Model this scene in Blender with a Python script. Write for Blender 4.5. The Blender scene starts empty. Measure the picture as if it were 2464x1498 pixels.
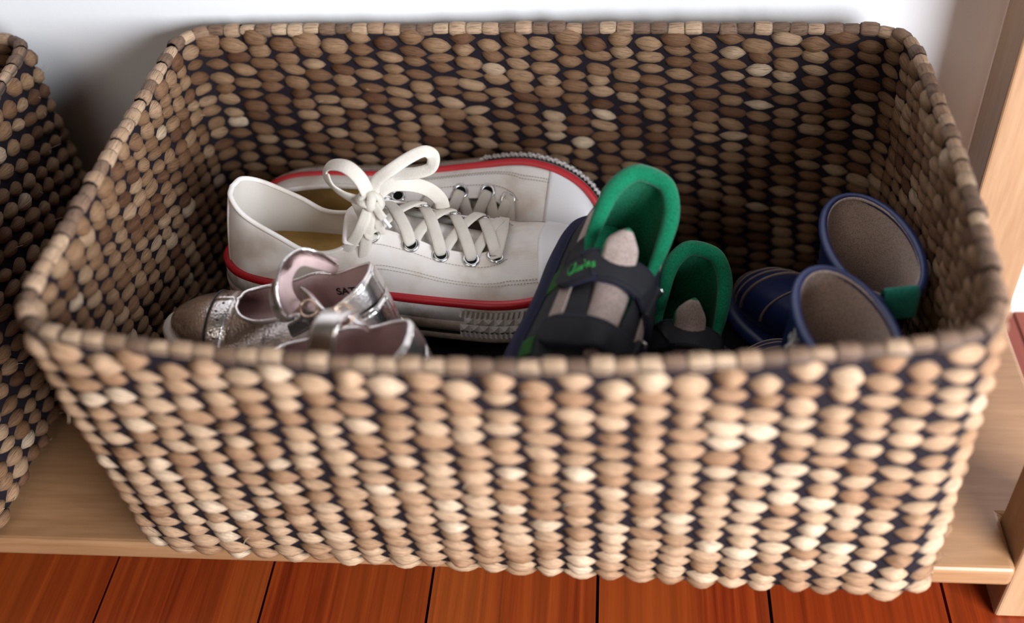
import bpy, math, random
import numpy as np
from mathutils import Vector, Matrix

random.seed(7)
np.random.seed(7)
scn = bpy.context.scene
COL = scn.collection

# ------------------------------------------------------------------ camera
CAMZ = 0.62
cam_d = bpy.data.cameras.new('camera')
cam = bpy.data.objects.new('camera', cam_d)
COL.objects.link(cam)
RIGHT = Vector((0.9955905, 0.07498585, -0.05636203))
DOWN = Vector((0.00966409, -0.67962926, -0.73349211))
FWD = Vector((-0.09330682, 0.72971309, -0.6773571))
M = Matrix((
    (RIGHT.x, -DOWN.x, -FWD.x, 0),
    (RIGHT.y, -DOWN.y, -FWD.y, 0),
    (RIGHT.z, -DOWN.z, -FWD.z, CAMZ),
    (0, 0, 0, 1)))
cam.matrix_world = M
cam_d.sensor_fit = 'HORIZONTAL'
cam_d.sensor_width = 36.0
FPX = 2608.0
cam_d.lens = FPX / 2464 * 36.0
cam_d.clip_start = 0.02
cam_d.dof.use_dof = True
cam_d.dof.focus_distance = 0.765
cam_d.dof.aperture_fstop = 2.6
scn.camera = cam

# ------------------------------------------------------------------ light
world = bpy.data.worlds.new('room_light')
scn.world = world
world.use_nodes = True
bg = world.node_tree.nodes['Background']
bg.inputs['Color'].default_value = (1.0, 0.84, 0.70, 1)
bg.inputs['Strength'].default_value = 0.06

def area_light(name, loc, target, size, size_y, power, color):
    ld = bpy.data.lights.new(name, 'AREA')
    ld.shape = 'RECTANGLE'
    ld.size = size
    ld.size_y = size_y
    ld.energy = power
    ld.color = color
    o = bpy.data.objects.new(name, ld)
    COL.objects.link(o)
    o.location = loc
    d = Vector(target) - Vector(loc)
    o.rotation_euler = d.to_track_quat('-Z', 'Y').to_euler()
    return o

# assumed unseen window: near area light, to the right behind the viewer
area_light('assumed_window_light', (0.80, -0.36, 0.46), (0.0, 0.5, 0.12), 0.7, 0.7, 50, (0.88, 0.935, 1.0))
# added soft fill lamp, upper left behind the viewer, lifts the shoe tops
area_light('soft_fill_far', (-0.8, -1.5, 1.8), (-0.1, 0.5, 0.1), 1.3, 1.3, 13, (1.0, 0.92, 0.84))

scn.view_settings.view_transform = 'Standard'
scn.view_settings.look = 'None'
scn.view_settings.gamma = 1.0
scn.view_settings.use_curve_mapping = False
scn.view_settings.exposure = 0.12

# ------------------------------------------------------------------ helpers
def link(o, parent=None):
    COL.objects.link(o)
    if parent is not None:
        o.parent = parent
    return o

def tag(o, label=None, cat=None, group=None, kind=None):
    if label: o['label'] = label
    if cat: o['category'] = cat
    if group: o['group'] = group
    if kind: o['kind'] = kind
    return o

def empty(name, loc=(0, 0, 0), rot=None):
    o = bpy.data.objects.new(name, None)
    o.empty_display_size = 0.02
    o.location = loc
    if rot is not None:
        o.rotation_euler = rot
    COL.objects.link(o)
    return o

class MB:
    """collects vertices, faces and uvs and links them as one mesh object"""
    def __init__(s):
        s.v = []; s.f = []; s.uv = []; s.mi = []
    def grid(s, P, UV=None, closed_u=False, closed_v=False, flip=False, mi=0):
        P = np.asarray(P, float)
        nu, nv = P.shape[:2]
        if UV is None:
            uu, vv = np.meshgrid(np.linspace(0, 1, nu), np.linspace(0, 1, nv), indexing='ij')
            UV = np.stack([uu, vv], -1)
        b = len(s.v)
        s.v.extend(P.reshape(-1, 3).tolist())
        s.uv.extend(np.asarray(UV).reshape(-1, 2).tolist())
        ru = nu if closed_u else nu - 1
        rv = nv if closed_v else nv - 1
        for i in range(ru):
            for j in range(rv):
                i2 = (i + 1) % nu; j2 = (j + 1) % nv
                q = [b + i*nv + j, b + i2*nv + j, b + i2*nv + j2, b + i*nv + j2]
                s.f.append(q[::-1] if flip else q)
                s.mi.append(mi)
        return s
    def ring_cap(s, pts, flip=False, mi=0):
        b = len(s.v)
        pts = np.asarray(pts, float)
        c = pts.mean(0)
        s.v.extend(pts.tolist()); s.v.append(c.tolist())
        s.uv.extend([[p[0], p[1]] for p in pts.tolist()]); s.uv.append([c[0], c[1]])
        n = len(pts)
        for i in range(n):
            q = [b + i, b + (i + 1) % n, b + n]
            s.f.append(q[::-1] if flip else q); s.mi.append(mi)
        return s
    def box(s, x0, x1, y0, y1, z0, z1, mi=0):
        b = len(s.v)
        for z in (z0, z1):
            for x, y in ((x0, y0), (x1, y0), (x1, y1), (x0, y1)):
                s.v.append([x, y, z]); s.uv.append([x, y])
        for q in ((3, 2, 1, 0), (4, 5, 6, 7), (0, 1, 5, 4), (1, 2, 6, 5), (2, 3, 7, 6), (3, 0, 4, 7)):
            s.f.append([b + k for k in q]); s.mi.append(mi)
        return s
    def sweep(s, path, w, t, normal=None, nsec=10, closed=False, caps=True, power=0.6, mi=0, twist=None):
        """flat or round band along a path: half width w, half thickness t; normal is the flat side's normal"""
        P = np.asarray(path, float); n = len(P)
        if closed:
            T = np.roll(P, -1, 0) - np.roll(P, 1, 0)
        else:
            T = np.gradient(P, axis=0)
        T /= np.linalg.norm(T, axis=1)[:, None] + 1e-12
        w = np.broadcast_to(np.asarray(w, float), (n,)); t = np.broadcast_to(np.asarray(t, float), (n,))
        rings = []
        if normal is None:
            N = np.zeros((n, 3))
            a = np.array([0, 0, 1.0])
            if abs(T[0] @ a) > 0.9: a = np.array([1.0, 0, 0])
            v = a - T[0] * (a @ T[0]); v /= np.linalg.norm(v)
            for i in range(n):
                v = v - T[i] * (v @ T[i]); v /= np.linalg.norm(v) + 1e-12
                N[i] = v
        else:
            N = np.broadcast_to(np.asarray(normal, float), (n, 3)).copy()
            N = N - T * (N * T).sum(1)[:, None]
            N /= np.linalg.norm(N, axis=1)[:, None] + 1e-12
        Bv = np.cross(T, N)
        ph = np.linspace(0, 2*math.pi, nsec, endpoint=False)
        c, sn = np.cos(ph), np.sin(ph)
        cc = np.sign(c) * np.abs(c)**power; ss = np.sign(sn) * np.abs(sn)**power
        for i in range(n):
            rings.append(P[i] + np.outer(cc * w[i], Bv[i]) + np.outer(ss * t[i], N[i]))
        L = np.concatenate([[0], np.cumsum(np.linalg.norm(np.diff(P, axis=0), axis=1))])
        UV = np.stack(np.meshgrid(L * 40, np.linspace(0, 1, nsec), indexing='ij'), -1)
        R_ = np.array(rings)
        s.grid(R_, UV, closed_u=closed, closed_v=True, mi=mi)
        if caps and not closed:
            s.ring_cap(R_[0], flip=False, mi=mi); s.ring_cap(R_[-1], flip=True, mi=mi)
        return s
    def build(s, name, mat, parent=None, smooth=True, merge=None, loc=None):
        me = bpy.data.meshes.new(name)
        me.from_pydata(s.v, [], s.f)
        uvl = me.uv_layers.new(name='UVMap')
        vi = np.zeros(len(me.loops), dtype=np.int32)
        me.loops.foreach_get('vertex_index', vi)
        uvl.data.foreach_set('uv', np.asarray(s.uv, dtype=np.float32)[vi].ravel())
        mats = mat if isinstance(mat, (list, tuple)) else [mat]
        for m in mats: me.materials.append(m)
        if len(mats) > 1:
            me.polygons.foreach_set('material_index', np.asarray(s.mi, dtype=np.int32))
        if smooth:
            me.polygons.foreach_set('use_smooth', np.ones(len(me.polygons), dtype=bool))
        if merge:
            import bmesh
            bm = bmesh.new(); bm.from_mesh(me)
            bmesh.ops.remove_doubles(bm, verts=bm.verts, dist=merge)
            bmesh.ops.recalc_face_normals(bm, faces=bm.faces)
            bm.to_mesh(me); bm.free()
        me.update()
        o = bpy.data.objects.new(name, me)
        link(o, parent)
        if loc is not None: o.location = loc
        return o

def bevel(o, w, seg=2, ang=35):
    m = o.modifiers.new('bevel', 'BEVEL'); m.width = w; m.segments = seg
    m.limit_method = 'ANGLE'; m.angle_limit = math.radians(ang)
    return o

def solid(o, th, offset=-1):
    m = o.modifiers.new('solid', 'SOLIDIFY'); m.thickness = th; m.offset = offset
    return o

def smooth_path(pts, n=60, closed=False):
    """Catmull-Rom through control points"""
    P = np.asarray(pts, float); m = len(P)
    out = []
    segs = m if closed else m - 1
    per = max(2, n // segs)
    for i in range(segs):
        if closed:
            p0, p1, p2, p3 = P[(i-1) % m], P[i], P[(i+1) % m], P[(i+2) % m]
        else:
            p1, p2 = P[i], P[i+1]
            p0 = P[i-1] if i > 0 else 2*p1 - p2
            p3 = P[i+2] if i + 2 < m else 2*p2 - p1
        for k in range(per):
            t = k / per
            out.append(0.5*((2*p1) + (-p0+p2)*t + (2*p0-5*p1+4*p2-p3)*t*t + (-p0+3*p1-3*p2+p3)*t**3))
    if not closed: out.append(P[-1])
    return np.array(out)

def at(px, py, z):
    """world point at height z that a photograph pixel sees (used to size things from the photograph)"""
    r = RIGHT * (px - 1232) + DOWN * (py - 749) + FWD * FPX
    # axes above are the camera axes in world space
    return Vector((0, 0, CAMZ)) + r * ((CAMZ - z) / -r.z)

def at_y(px, py, y):
    r = RIGHT * (px - 1232) + DOWN * (py - 749) + FWD * FPX
    return Vector((0, 0, CAMZ)) + r * (y / r.y)

# ------------------------------------------------------------------ materials
class NT:
    def __init__(s, name):
        s.m = bpy.data.materials.new(name); s.m.use_nodes = True
        s.t = s.m.node_tree; s.n = s.t.nodes; s.bsdf = s.n['Principled BSDF']
    def node(s, typ, **kw):
        n = s.n.new(typ)
        for k, v in kw.items(): setattr(n, k, v)
        return n
    def inp(s, node, key, val):
        if hasattr(val, 'is_linked') or isinstance(val, bpy.types.NodeSocket):
            s.t.links.new(val, node.inputs[key])
        else:
            node.inputs[key].default_value = val
    def coord(s, kind='Object', scale=(1, 1, 1), rot=(0, 0, 0)):
        c = s.node('ShaderNodeTexCoord'); mp = s.node('ShaderNodeMapping')
        s.t.links.new(c.outputs[kind], mp.inputs['Vector'])
        mp.inputs['Scale'].default_value = scale; mp.inputs['Rotation'].default_value = rot
        return mp.outputs[0]
    def noise(s, vec, scale, detail=3, rough=0.55, dist=0.0):
        n = s.node('ShaderNodeTexNoise'); s.inp(n, 'Vector', vec); n.inputs['Scale'].default_value = scale
        n.inputs['Detail'].default_value = detail; n.inputs['Roughness'].default_value = rough
        n.inputs['Distortion'].default_value = dist
        return n.outputs['Fac']
    def ramp(s, fac, stops, interp='LINEAR'):
        r = s.node('ShaderNodeValToRGB'); s.inp(r, 'Fac', fac)
        r.color_ramp.interpolation = interp
        e = r.color_ramp.elements
        while len(e) < len(stops): e.new(0.5)
        for k, (p, c) in enumerate(stops):
            e[k].position = p; e[k].color = (*c, 1) if len(c) == 3 else c
        return r.outputs['Color']
    def mix(s, fac, a, b, blend='MIX'):
        m = s.node('ShaderNodeMix'); m.data_type = 'RGBA'; m.blend_type = blend
        s.inp(m, 0, fac)
        for k, v in ((6, a), (7, b)):
            if isinstance(v, tuple): v = (*v, 1) if len(v) == 3 else v
            s.inp(m, k, v)
        return m.outputs[2]
    def math(s, op, a, b=0.0, c=None):
        m = s.node('ShaderNodeMath'); m.operation = op
        s.inp(m, 0, a); s.inp(m, 1, b)
        if c is not None: s.inp(m, 2, c)
        return m.outputs[0]
    def set(s, color=None, rough=None, metal=None, spec=None, sheen=None, coat=None):
        b = s.bsdf
        if color is not None:
            if isinstance(color, tuple): color = (*color, 1) if len(color) == 3 else color
            s.inp(b, 'Base Color', color)
        if rough is not None: s.inp(b, 'Roughness', rough)
        if metal is not None: s.inp(b, 'Metallic', metal)
        if spec is not None: s.inp(b, 'Specular IOR Level', spec)
        if sheen is not None: s.inp(b, 'Sheen Weight', sheen)
        if coat is not None: s.inp(b, 'Coat Weight', coat)
        return s
    def bump(s, h, strength=0.5, dist=0.001, normal=None):
        n = s.node('ShaderNodeBump'); s.inp(n, 'Height', h)
        n.inputs['Strength'].default_value = strength; n.inputs['Distance'].default_value = dist
        if normal is not None: s.inp(n, 'Normal', normal)
        s.t.links.new(n.outputs[0], s.bsdf.inputs['Normal'])
        return n.outputs[0]

def m_wall():
    k = NT('wall_paint'); c = k.coord('Object')
    n = k.noise(c, 6, 3)
    k.set(k.ramp(n, [(0.3, (0.70, 0.69, 0.70)), (0.7, (0.74, 0.73, 0.735))]), 0.75, spec=0.2)
    k.bump(k.noise(c, 220, 2), 0.12, 0.001)
    return k.m

def m_floor():
    k = NT('red_timber'); c = k.coord('Object', (1, 1, 1))
    oi = k.node('ShaderNodeObjectInfo')
    off = k.node('ShaderNodeVectorMath', operation='SCALE'); k.inp(off, 'Scale', oi.outputs['Random'])
    off.inputs[0].default_value = (3.1, 5.7, 1.3)
    add = k.node('ShaderNodeVectorMath', operation='ADD'); k.inp(add, 0, c); k.inp(add, 1, off.outputs[0])
    mp = k.node('ShaderNodeMapping'); k.inp(mp, 'Vector', add.outputs[0]); mp.inputs['Scale'].default_value = (150, 3.2, 30)
    g = k.noise(mp.outputs[0], 1.0, 4, 0.6, 0.6)
    mp2 = k.node('ShaderNodeMapping'); k.inp(mp2, 'Vector', add.outputs[0]); mp2.inputs['Scale'].default_value = (10, 1.2, 5)
    g2 = k.noise(mp2.outputs[0], 1.0, 2)
    a = k.ramp(g, [(0.25, (0.065, 0.007, 0.002)), (0.5, (0.185, 0.024, 0.005)), (0.8, (0.32, 0.058, 0.009))])
    b = k.mix(k.ramp(g2, [(0.35, (0, 0, 0)), (0.7, (1, 1, 1))]), a, (0.33, 0.085, 0.015), 'MIX')
    base = k.mix(0.45, a, b)
    base = k.mix(oi.outputs['Random'], base, k.mix(1.0, base, (0.80, 0.55, 0.50), 'MULTIPLY'))
    k.set(base, 0.30, spec=0.4)
    k.bump(g, 0.15, 0.0006)
    return k.m

def m_wood(name, c0, c1, c2, axis='x', rough=0.45):
    k = NT(name)
    sc = {'x': (2.2, 26, 26), 'z': (26, 26, 2.2)}[axis]
    c = k.coord('Object', sc)
    g = k.noise(c, 1.6, 5, 0.6, 0.8)
    fine = k.noise(k.coord('Object', tuple(9 * v for v in sc)), 1.0, 2)
    col = k.ramp(g, [(0.25, c0), (0.5, c1), (0.78, c2)])
    col = k.mix(0.25, col, k.ramp(fine, [(0.35, c0), (0.65, c2)]))
    k.set(col, rough, spec=0.4)
    k.bump(fine, 0.12, 0.0004)
    return k.m

def m_strand(name, stops, darken=1.0):
    """dyed water hyacinth: each strand its own tone, fibres along its length"""
    k = NT(name)
    at_ = k.node('ShaderNodeAttribute', attribute_name='tone')
    oi = k.node('ShaderNodeObjectInfo')
    r = k.math('FRACT', k.math('ADD', at_.outputs['Fac'], oi.outputs['Random']))
    base = k.ramp(r, stops)
    uv = k.node('ShaderNodeUVMap')
    off = k.node('ShaderNodeCombineXYZ'); k.inp(off, 'X', k.math('MULTIPLY', r, 37.0)); k.inp(off, 'Y', k.math('MULTIPLY', r, 91.0))
    add = k.node('ShaderNodeVectorMath', operation='ADD'); k.inp(add, 0, uv.outputs[0]); k.inp(add, 1, off.outputs[0])
    mp = k.node('ShaderNodeMapping'); k.inp(mp, 'Vector', add.outputs[0]); mp.inputs['Scale'].default_value = (1.8, 20, 1)
    fib = k.noise(mp.outputs[0], 1.0, 4, 0.65, 0.35)
    mp2 = k.node('ShaderNodeMapping'); k.inp(mp2, 'Vector', add.outputs[0]); mp2.inputs['Scale'].default_value = (2.0, 2.4, 1)
    blot = k.noise(mp2.outputs[0], 1.0, 2)
    col = k.mix(k.ramp(fib, [(0.36, (0.75, 0.75, 0.75)), (0.52, (0, 0, 0))]), base, k.mix(1.0, base, (0.34, 0.29, 0.27), 'MULTIPLY'))
    col = k.mix(k.ramp(blot, [(0.52, (0, 0, 0)), (0.72, (0.55, 0.55, 0.55))]), col, k.mix(1.0, base, (1.3, 1.3, 1.35), 'MULTIPLY'))
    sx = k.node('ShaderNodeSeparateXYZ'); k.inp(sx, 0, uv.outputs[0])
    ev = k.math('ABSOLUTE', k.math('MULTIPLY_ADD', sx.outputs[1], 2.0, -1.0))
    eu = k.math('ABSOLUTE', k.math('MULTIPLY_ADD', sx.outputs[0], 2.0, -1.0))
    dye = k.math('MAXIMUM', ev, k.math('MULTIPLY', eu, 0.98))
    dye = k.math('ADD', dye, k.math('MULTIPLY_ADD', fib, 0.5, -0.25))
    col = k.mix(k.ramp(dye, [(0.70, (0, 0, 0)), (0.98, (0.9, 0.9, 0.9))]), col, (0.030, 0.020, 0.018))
    k.set(col, 0.62, spec=0.28)
    k.bump(fib, 0.85, 0.0010)
    return k.m

def m_plain(name, color, rough=0.6, metal=0.0, spec=0.5, bump=None, var=0.0, **kw):
    k = NT(name)
    if var:
        n = k.noise(k.coord('Object'), 40, 4)
        col = k.ramp(n, [(0.3, tuple(c * (1 - var) for c in color)), (0.7, tuple(min(1, c * (1 + var)) for c in color))])
    else:
        col = color
    k.set(col, rough, metal, spec, **kw)
    if bump:
        sc, st, ds = bump
        k.bump(k.noise(k.coord('Object'), sc, 3), st, ds)
    return k.m

MAT = {}
MAT['wall'] = m_wall()
MAT['floor'] = m_floor()
MAT['gap'] = m_plain('floor_gap', (0.006, 0.004, 0.003), 0.9)
MAT['pine'] = m_wood('pale_pine', (0.205, 0.098, 0.042), (0.275, 0.140, 0.064), (0.34, 0.185, 0.092), 'x', 0.36)
MAT['pine_z'] = m_wood('pale_pine_upright', (0.25, 0.130, 0.064), (0.32, 0.180, 0.095), (0.39, 0.235, 0.132), 'z', 0.45)
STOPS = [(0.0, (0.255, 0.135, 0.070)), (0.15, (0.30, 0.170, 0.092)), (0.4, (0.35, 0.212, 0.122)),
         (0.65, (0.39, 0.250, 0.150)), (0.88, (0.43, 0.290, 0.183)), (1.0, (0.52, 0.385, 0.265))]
MAT['strand_pale'] = m_strand('pale_water_hyacinth', STOPS)   # paler tone for the outer strands on the front
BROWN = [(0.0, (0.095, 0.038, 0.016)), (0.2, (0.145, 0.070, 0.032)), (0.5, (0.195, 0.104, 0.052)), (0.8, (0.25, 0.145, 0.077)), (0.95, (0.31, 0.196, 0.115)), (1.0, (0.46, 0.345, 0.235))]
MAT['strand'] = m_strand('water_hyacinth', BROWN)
MAT['fibre'] = m_plain('pale_fibre', (0.50, 0.38, 0.26), 0.8, spec=0.2)
MAT['core'] = m_plain('dyed_dark_core', (0.012, 0.009, 0.012), 0.9, spec=0.1)  # dark dye; its faint purple is haze painted into the gaps
RST = [(0.0, (0.13, 0.078, 0.050)), (0.45, (0.19, 0.112, 0.07)), (0.55, (0.32, 0.20, 0.12)), (1.0, (0.45, 0.31, 0.20))]
MAT['wrap'] = m_strand('rim_wrapping', RST)

# ------------------------------------------------------------------ the room
FLOOR_Z = -0.0618
WALL_Y = 0.742
floor = MB().box(-1.6, 1.6, -1.4, WALL_Y, FLOOR_Z - 0.03, FLOOR_Z - 0.006).build('floor', MAT['gap'], smooth=False)
tag(floor, 'red-brown polished timber floorboards below the bench', kind='structure')
PITCH = 0.12175
g0 = -0.0095
pm = MB().box(-PITCH/2 + 0.0011, PITCH/2 - 0.0011, -1.07, 1.07, -0.006, 0.0)
pl0 = None
for i in range(-12, 13):
    cx_ = g0 + PITCH * (i + 0.5)
    if pl0 is None:
        pl0 = pm.build('floor_plank', MAT['floor'], floor, smooth=False)
        o = pl0
    else:
        o = pl0.copy(); link(o, floor)
    o.location = (cx_, WALL_Y - 1.07, FLOOR_Z + random.uniform(-0.0006, 0.0))
wall = MB().box(-1.6, 1.6, WALL_Y, WALL_Y + 0.08, FLOOR_Z - 0.03, 2.4).build('wall_back', MAT['wall'], smooth=False)
tag(wall, 'plain white painted wall behind the baskets', kind='structure')

# ------------------------------------------------------------------ low bench: shelf board and uprights
bench = empty('shoe_bench', (0, 0.55, FLOOR_Z))
tag(bench, 'low pale pine shoe bench with square legs, carrying both woven baskets', 'bench')
def bpart(name, x0, x1, y0, y1, z0, z1, mat, bev=0.0025):
    mx, my, mz = (x0+x1)/2, (y0+y1)/2, (z0+z1)/2
    o = MB().box(x0-mx, x1-mx, y0-my, y1-my, z0-mz, z1-mz).build(name, mat, bench, smooth=False)
    o.location = (mx, my - 0.55, mz - FLOOR_Z)
    bevel(o, bev, 3)
    return o
SH = 0.0185
# the board is notched round the two right-hand uprights
def shelf_board():
    out = [(-1.05, 0.4245), (0.2635, 0.4245), (0.2635, 0.4690), (0.3140, 0.4690), (0.3140, 0.6600), (0.2635, 0.6600), (0.2635, 0.7040), (-1.05, 0.7040)]
    mb = MB(); n = len(out)
    cx_, cy_ = -0.37, 0.56
    for z in (-SH/2, SH/2):
        for x, y in out: mb.v.append([x-cx_, y-cy_, z]); mb.uv.append([x, y])
    mb.f.append(list(range(n))[::-1]); mb.f.append([n + k for k in range(n)]); mb.mi += [0, 0]
    for k in range(n):
        mb.f.append([k, (k+1) % n, n + (k+1) % n, n + k]); mb.mi.append(0)
    o = mb.build('shelf_board', MAT['pine'], bench, smooth=False)
    o.location = (cx_, cy_ - 0.55, -SH/2 - FLOOR_Z)
    bevel(o, 0.004, 3)
    return o
shelf_board()
for (x0, y0, y1) in ((0.2640, 0.4290, 0.4685), (0.2640, 0.6605, 0.7035), (-1.10, 0.4290, 0.4685), (-1.10, 0.6605, 0.7035)):
    bpart('leg', x0, x0 + 0.050, y0, y1, FLOOR_Z, 0.62, MAT['pine_z'])

# ------------------------------------------------------------------ woven baskets
def quad_outline(c, bows, r, n_side=60, n_c=14):
    """rounded quadrilateral c (FL, FR, BR, BL) with bowed sides -> closed polyline, counter-clockwise from the front"""
    c = [np.array(p, float) for p in c]
    pts = []
    for k in range(4):
        a, b = c[k], c[(k+1) % 4]
        e = b - a; L = np.linalg.norm(e); e /= L
        nrm = np.array([e[1], -e[0]])
        for t in np.linspace(r / L, 1 - r / L, n_side):
            pts.append(a + e * L * t + nrm * bows[k] * math.sin(math.pi * t))
        d = c[(k+2) % 4] - b; Ld = np.linalg.norm(d); d /= Ld
        n2 = np.array([d[1], -d[0]])
        s_ = pts[-1]
        f_ = b + d * r + n2 * bows[(k+1) % 4] * math.sin(math.pi * r / Ld)
        for t in np.linspace(0, 1, n_c + 2)[1:-1]:
            pts.append((1-t)**2 * s_ + 2*t*(1-t)*b + t*t*f_)
    return np.array(pts)

def resample_closed(P, n):
    Q = np.vstack([P, P[:1]])
    d = np.concatenate([[0], np.cumsum(np.linalg.norm(np.diff(Q, axis=0), axis=1))])
    s = np.linspace(0, d[-1], n, endpoint=False)
    return np.stack([np.interp(s, d, Q[:, k]) for k in range(Q.shape[1])], -1)

def strand_mesh(kind, nu=7, nv=4):
    """one strand: lens to barrel shaped bulge, ends tucked in; x along, y across, z out"""
    V = []; F = []; UV = []
    p = (2.0, 2.4, 3.4)[kind]
    q = (1.30, 1.05, 0.6)[kind]
    for i in range(nu):
        u = -1 + 2 * i / (nu - 1)
        hw = max(0.03, (1 - abs(u)**p))**q
        for j in range(nv):
            a = math.pi * j / (nv - 1)
            y = -math.cos(a) * hw
            z = math.sin(a) * (0.35 + 0.65 * hw) * (1 - 0.42 * abs(u)**3) - 0.22 * abs(u)**2.5
            V.append((u, y, z)); UV.append((u * 0.5 + 0.5, j / (nv - 1)))
    for i in range(nu - 1):
        for j in range(nv - 1):
            F.append((i*nv + j, (i+1)*nv + j, (i+1)*nv + j + 1, i*nv + j + 1))
    return np.array(V), F, np.array(UV)

def basket(name, label, rim4, bot4, bows_rim, bows_bot, Hh, parts_dir, n_cols=84, nrows=(17, 22), seed=1, max_parts=300, inner=True, sag=0.0, pale_front=False):
    rnd = random.Random(seed)
    rad = 0.030
    NP = n_cols * 4
    def outline(zf):
        # zf 0 bottom .. 1 rim; foot of the wall curls under
        c = [(1-zf) * np.array(b) + zf * np.array(a) for a, b in zip(rim4, bot4)]
        bw = [(1-zf) * b + zf * a + 0.006 * math.sin(math.pi * zf) for a, b in zip(bows_rim, bows_bot)]
        return resample_closed(quad_outline(c, bw, rad), NP)
    def normals(O):
        T = np.roll(O, -2, 0) - np.roll(O, 2, 0)
        T /= np.linalg.norm(T, axis=1)[:, None]
        return np.stack([T[:, 1], -T[:, 0]], -1), T
    def ztop(O, N):
        t = np.clip((O[:, 0] - rim4[0][0]) / (rim4[1][0] - rim4[0][0]), 0, 1)
        return Hh - sag * np.clip(-N[:, 1], 0, 1)**2 * np.sin(math.pi * t)**0.6
    root = empty(name, (float(np.mean([p[0] for p in rim4])), float(np.mean([p[1] for p in rim4])), 0))
    org = np.array(root.location)
    tag(root, label, 'basket')
    # ---- dark dyed core: outer and inner skin, rim and base
    zs = np.linspace(0, 1, 16)
    TH = 0.0055
    mbc = MB(); outer = []; innr = []
    for zf in zs:
        O = outline(zf); N, _ = normals(O)
        curl = -0.006 * max(0, 1 - zf / 0.08)**2
        z = 0.003 + zf * (ztop(O, N) - 0.004)
        outer.append(np.c_[O + N * (TH * 0.55 + curl), z])
        innr.append(np.c_[O - N * TH * 0.55, np.maximum(z, 0.008)])
    prof = np.array(outer + innr[::-1]) - org
    mbc.grid(prof, closed_v=True)
    mbc.ring_cap(outer[0] - org, flip=True); mbc.ring_cap(innr[0] - org)
    core = mbc.build('basket_shell', MAT['core'], root)
    tag(core, 'near-black inner layer between the strands')
    # ---- strands
    items = []   # (dist key, matrix, kind, tone, side)
    pitch_u = NP / n_cols
    for layer in ((0, 1) if inner else (0,)):
        nr = nrows[layer]
        for r in range(nr):
            zf0 = (r + 0.55) / nr
            for col_ in range(n_cols):
                zf = zf0 + (0.5 / nr if col_ % 2 else 0) - 0.006 + rnd.uniform(-.006, .006)
                if zf > 0.985: continue
                top = zf > 0.93
                O, N, T, ZT = OUT[(seed, round(zf * 40))] if (seed, round(zf*40)) in OUT else (None, None, None, None)
                if O is None:
                    O = outline(round(zf*40) / 40); N, T = normals(O); ZT = ztop(O, N)
                    OUT[(seed, round(zf*40))] = (O, N, T, ZT)
                k = int(col_ * pitch_u) % NP
                z = 0.003 + zf * (ZT[k] - 0.004)
                n2 = N[k]; t2 = T[k]
                sgn = 1 if layer == 0 else -1
                nrm = np.array([n2[0]*sgn, n2[1]*sgn, 0])
                tan = np.array([t2[0]*sgn, t2[1]*sgn, 0])
                up = np.array([0, 0, 1.0])
                curl = 0.0
                if layer == 0 and zf < 0.07:
                    a = (0.07 - zf) / 0.07 * 0.75
                    nrm = nrm * math.cos(a) + np.array([0, 0, -math.sin(a)])
                    up = np.cross(nrm, tan)
                    curl = -0.006 * ((0.07 - zf) / 0.07)**2
                tilt = math.radians(rnd.gauss(-9, 5))
                tx = tan * math.cos(tilt) + up * math.sin(tilt)
                ty = -tan * math.sin(tilt) + up * math.cos(tilt)
                # lower edge stands a little proud, like scales
                lean = math.radians(rnd.gauss(10, 5))
                ty2 = ty * math.cos(lean) - (-nrm) * math.sin(lean) * -1
                nz = np.cross(tx, ty2); nz /= np.linalg.norm(nz)
                ln = (0.0116, 0.0113)[layer] * rnd.uniform(0.84, 1.14); ht = (0.0059, 0.0052)[layer] * rnd.uniform(0.80, 1.15); bg_ = (0.0056, 0.0050)[layer] * rnd.uniform(0.8, 1.25)
                if top: ht *= 1.3; bg_ *= 1.15
                if zf < 0.3 and layer == 0: ht *= 1.06
                pos = np.array([O[k][0], O[k][1], z]) + np.array([n2[0], n2[1], 0]) * (TH * 0.45 * sgn + curl)
                pos = pos + tan * rnd.uniform(-.0012, .0012)
                Mx = np.eye(4)
                Mx[:3, 0] = tx * ln; Mx[:3, 1] = np.cross(nz, tx) * ht; Mx[:3, 2] = nz * bg_; Mx[:3, 3] = pos - org
                vis = float(np.dot(nrm[:2], parts_dir)) > 0.35 and layer == 0
                dist = np.linalg.norm(pos - np.array([0, 0, CAMZ]))
                items.append((0 if vis else 1, dist, Mx, rnd.choice((0, 0, 0, 1) if layer == 0 else (1, 1, 2, 0)), rnd.random(), int(pale_front and layer == 0 and n2[1] < -.3)))
    items.sort(key=lambda a: (a[0], a[1]))
    single = [it for it in items[:max_parts] if it[0] == 0]
    rest = items[len(single):]
    protos = {}
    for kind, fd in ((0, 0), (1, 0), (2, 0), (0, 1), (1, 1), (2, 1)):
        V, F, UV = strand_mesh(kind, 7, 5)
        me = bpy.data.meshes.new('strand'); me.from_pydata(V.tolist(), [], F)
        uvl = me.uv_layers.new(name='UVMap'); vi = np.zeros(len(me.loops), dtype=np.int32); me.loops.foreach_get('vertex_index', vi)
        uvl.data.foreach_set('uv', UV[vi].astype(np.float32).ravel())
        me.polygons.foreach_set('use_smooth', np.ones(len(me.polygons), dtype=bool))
        me.materials.append(MAT['strand_pale' if fd else 'strand'])
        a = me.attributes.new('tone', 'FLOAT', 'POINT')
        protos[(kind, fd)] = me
    for it in single:
        o = bpy.data.objects.new('strand', protos[(it[3], it[5])])
        link(o, root); o.matrix_local = Matrix(it[2].tolist())
    # everything else in one mesh
    VV = []; FF = []; UU = []; TT = []; MM = []; base = 0
    sm = {k: strand_mesh(k, 7, 5) for k in (0, 1, 2)}
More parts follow.
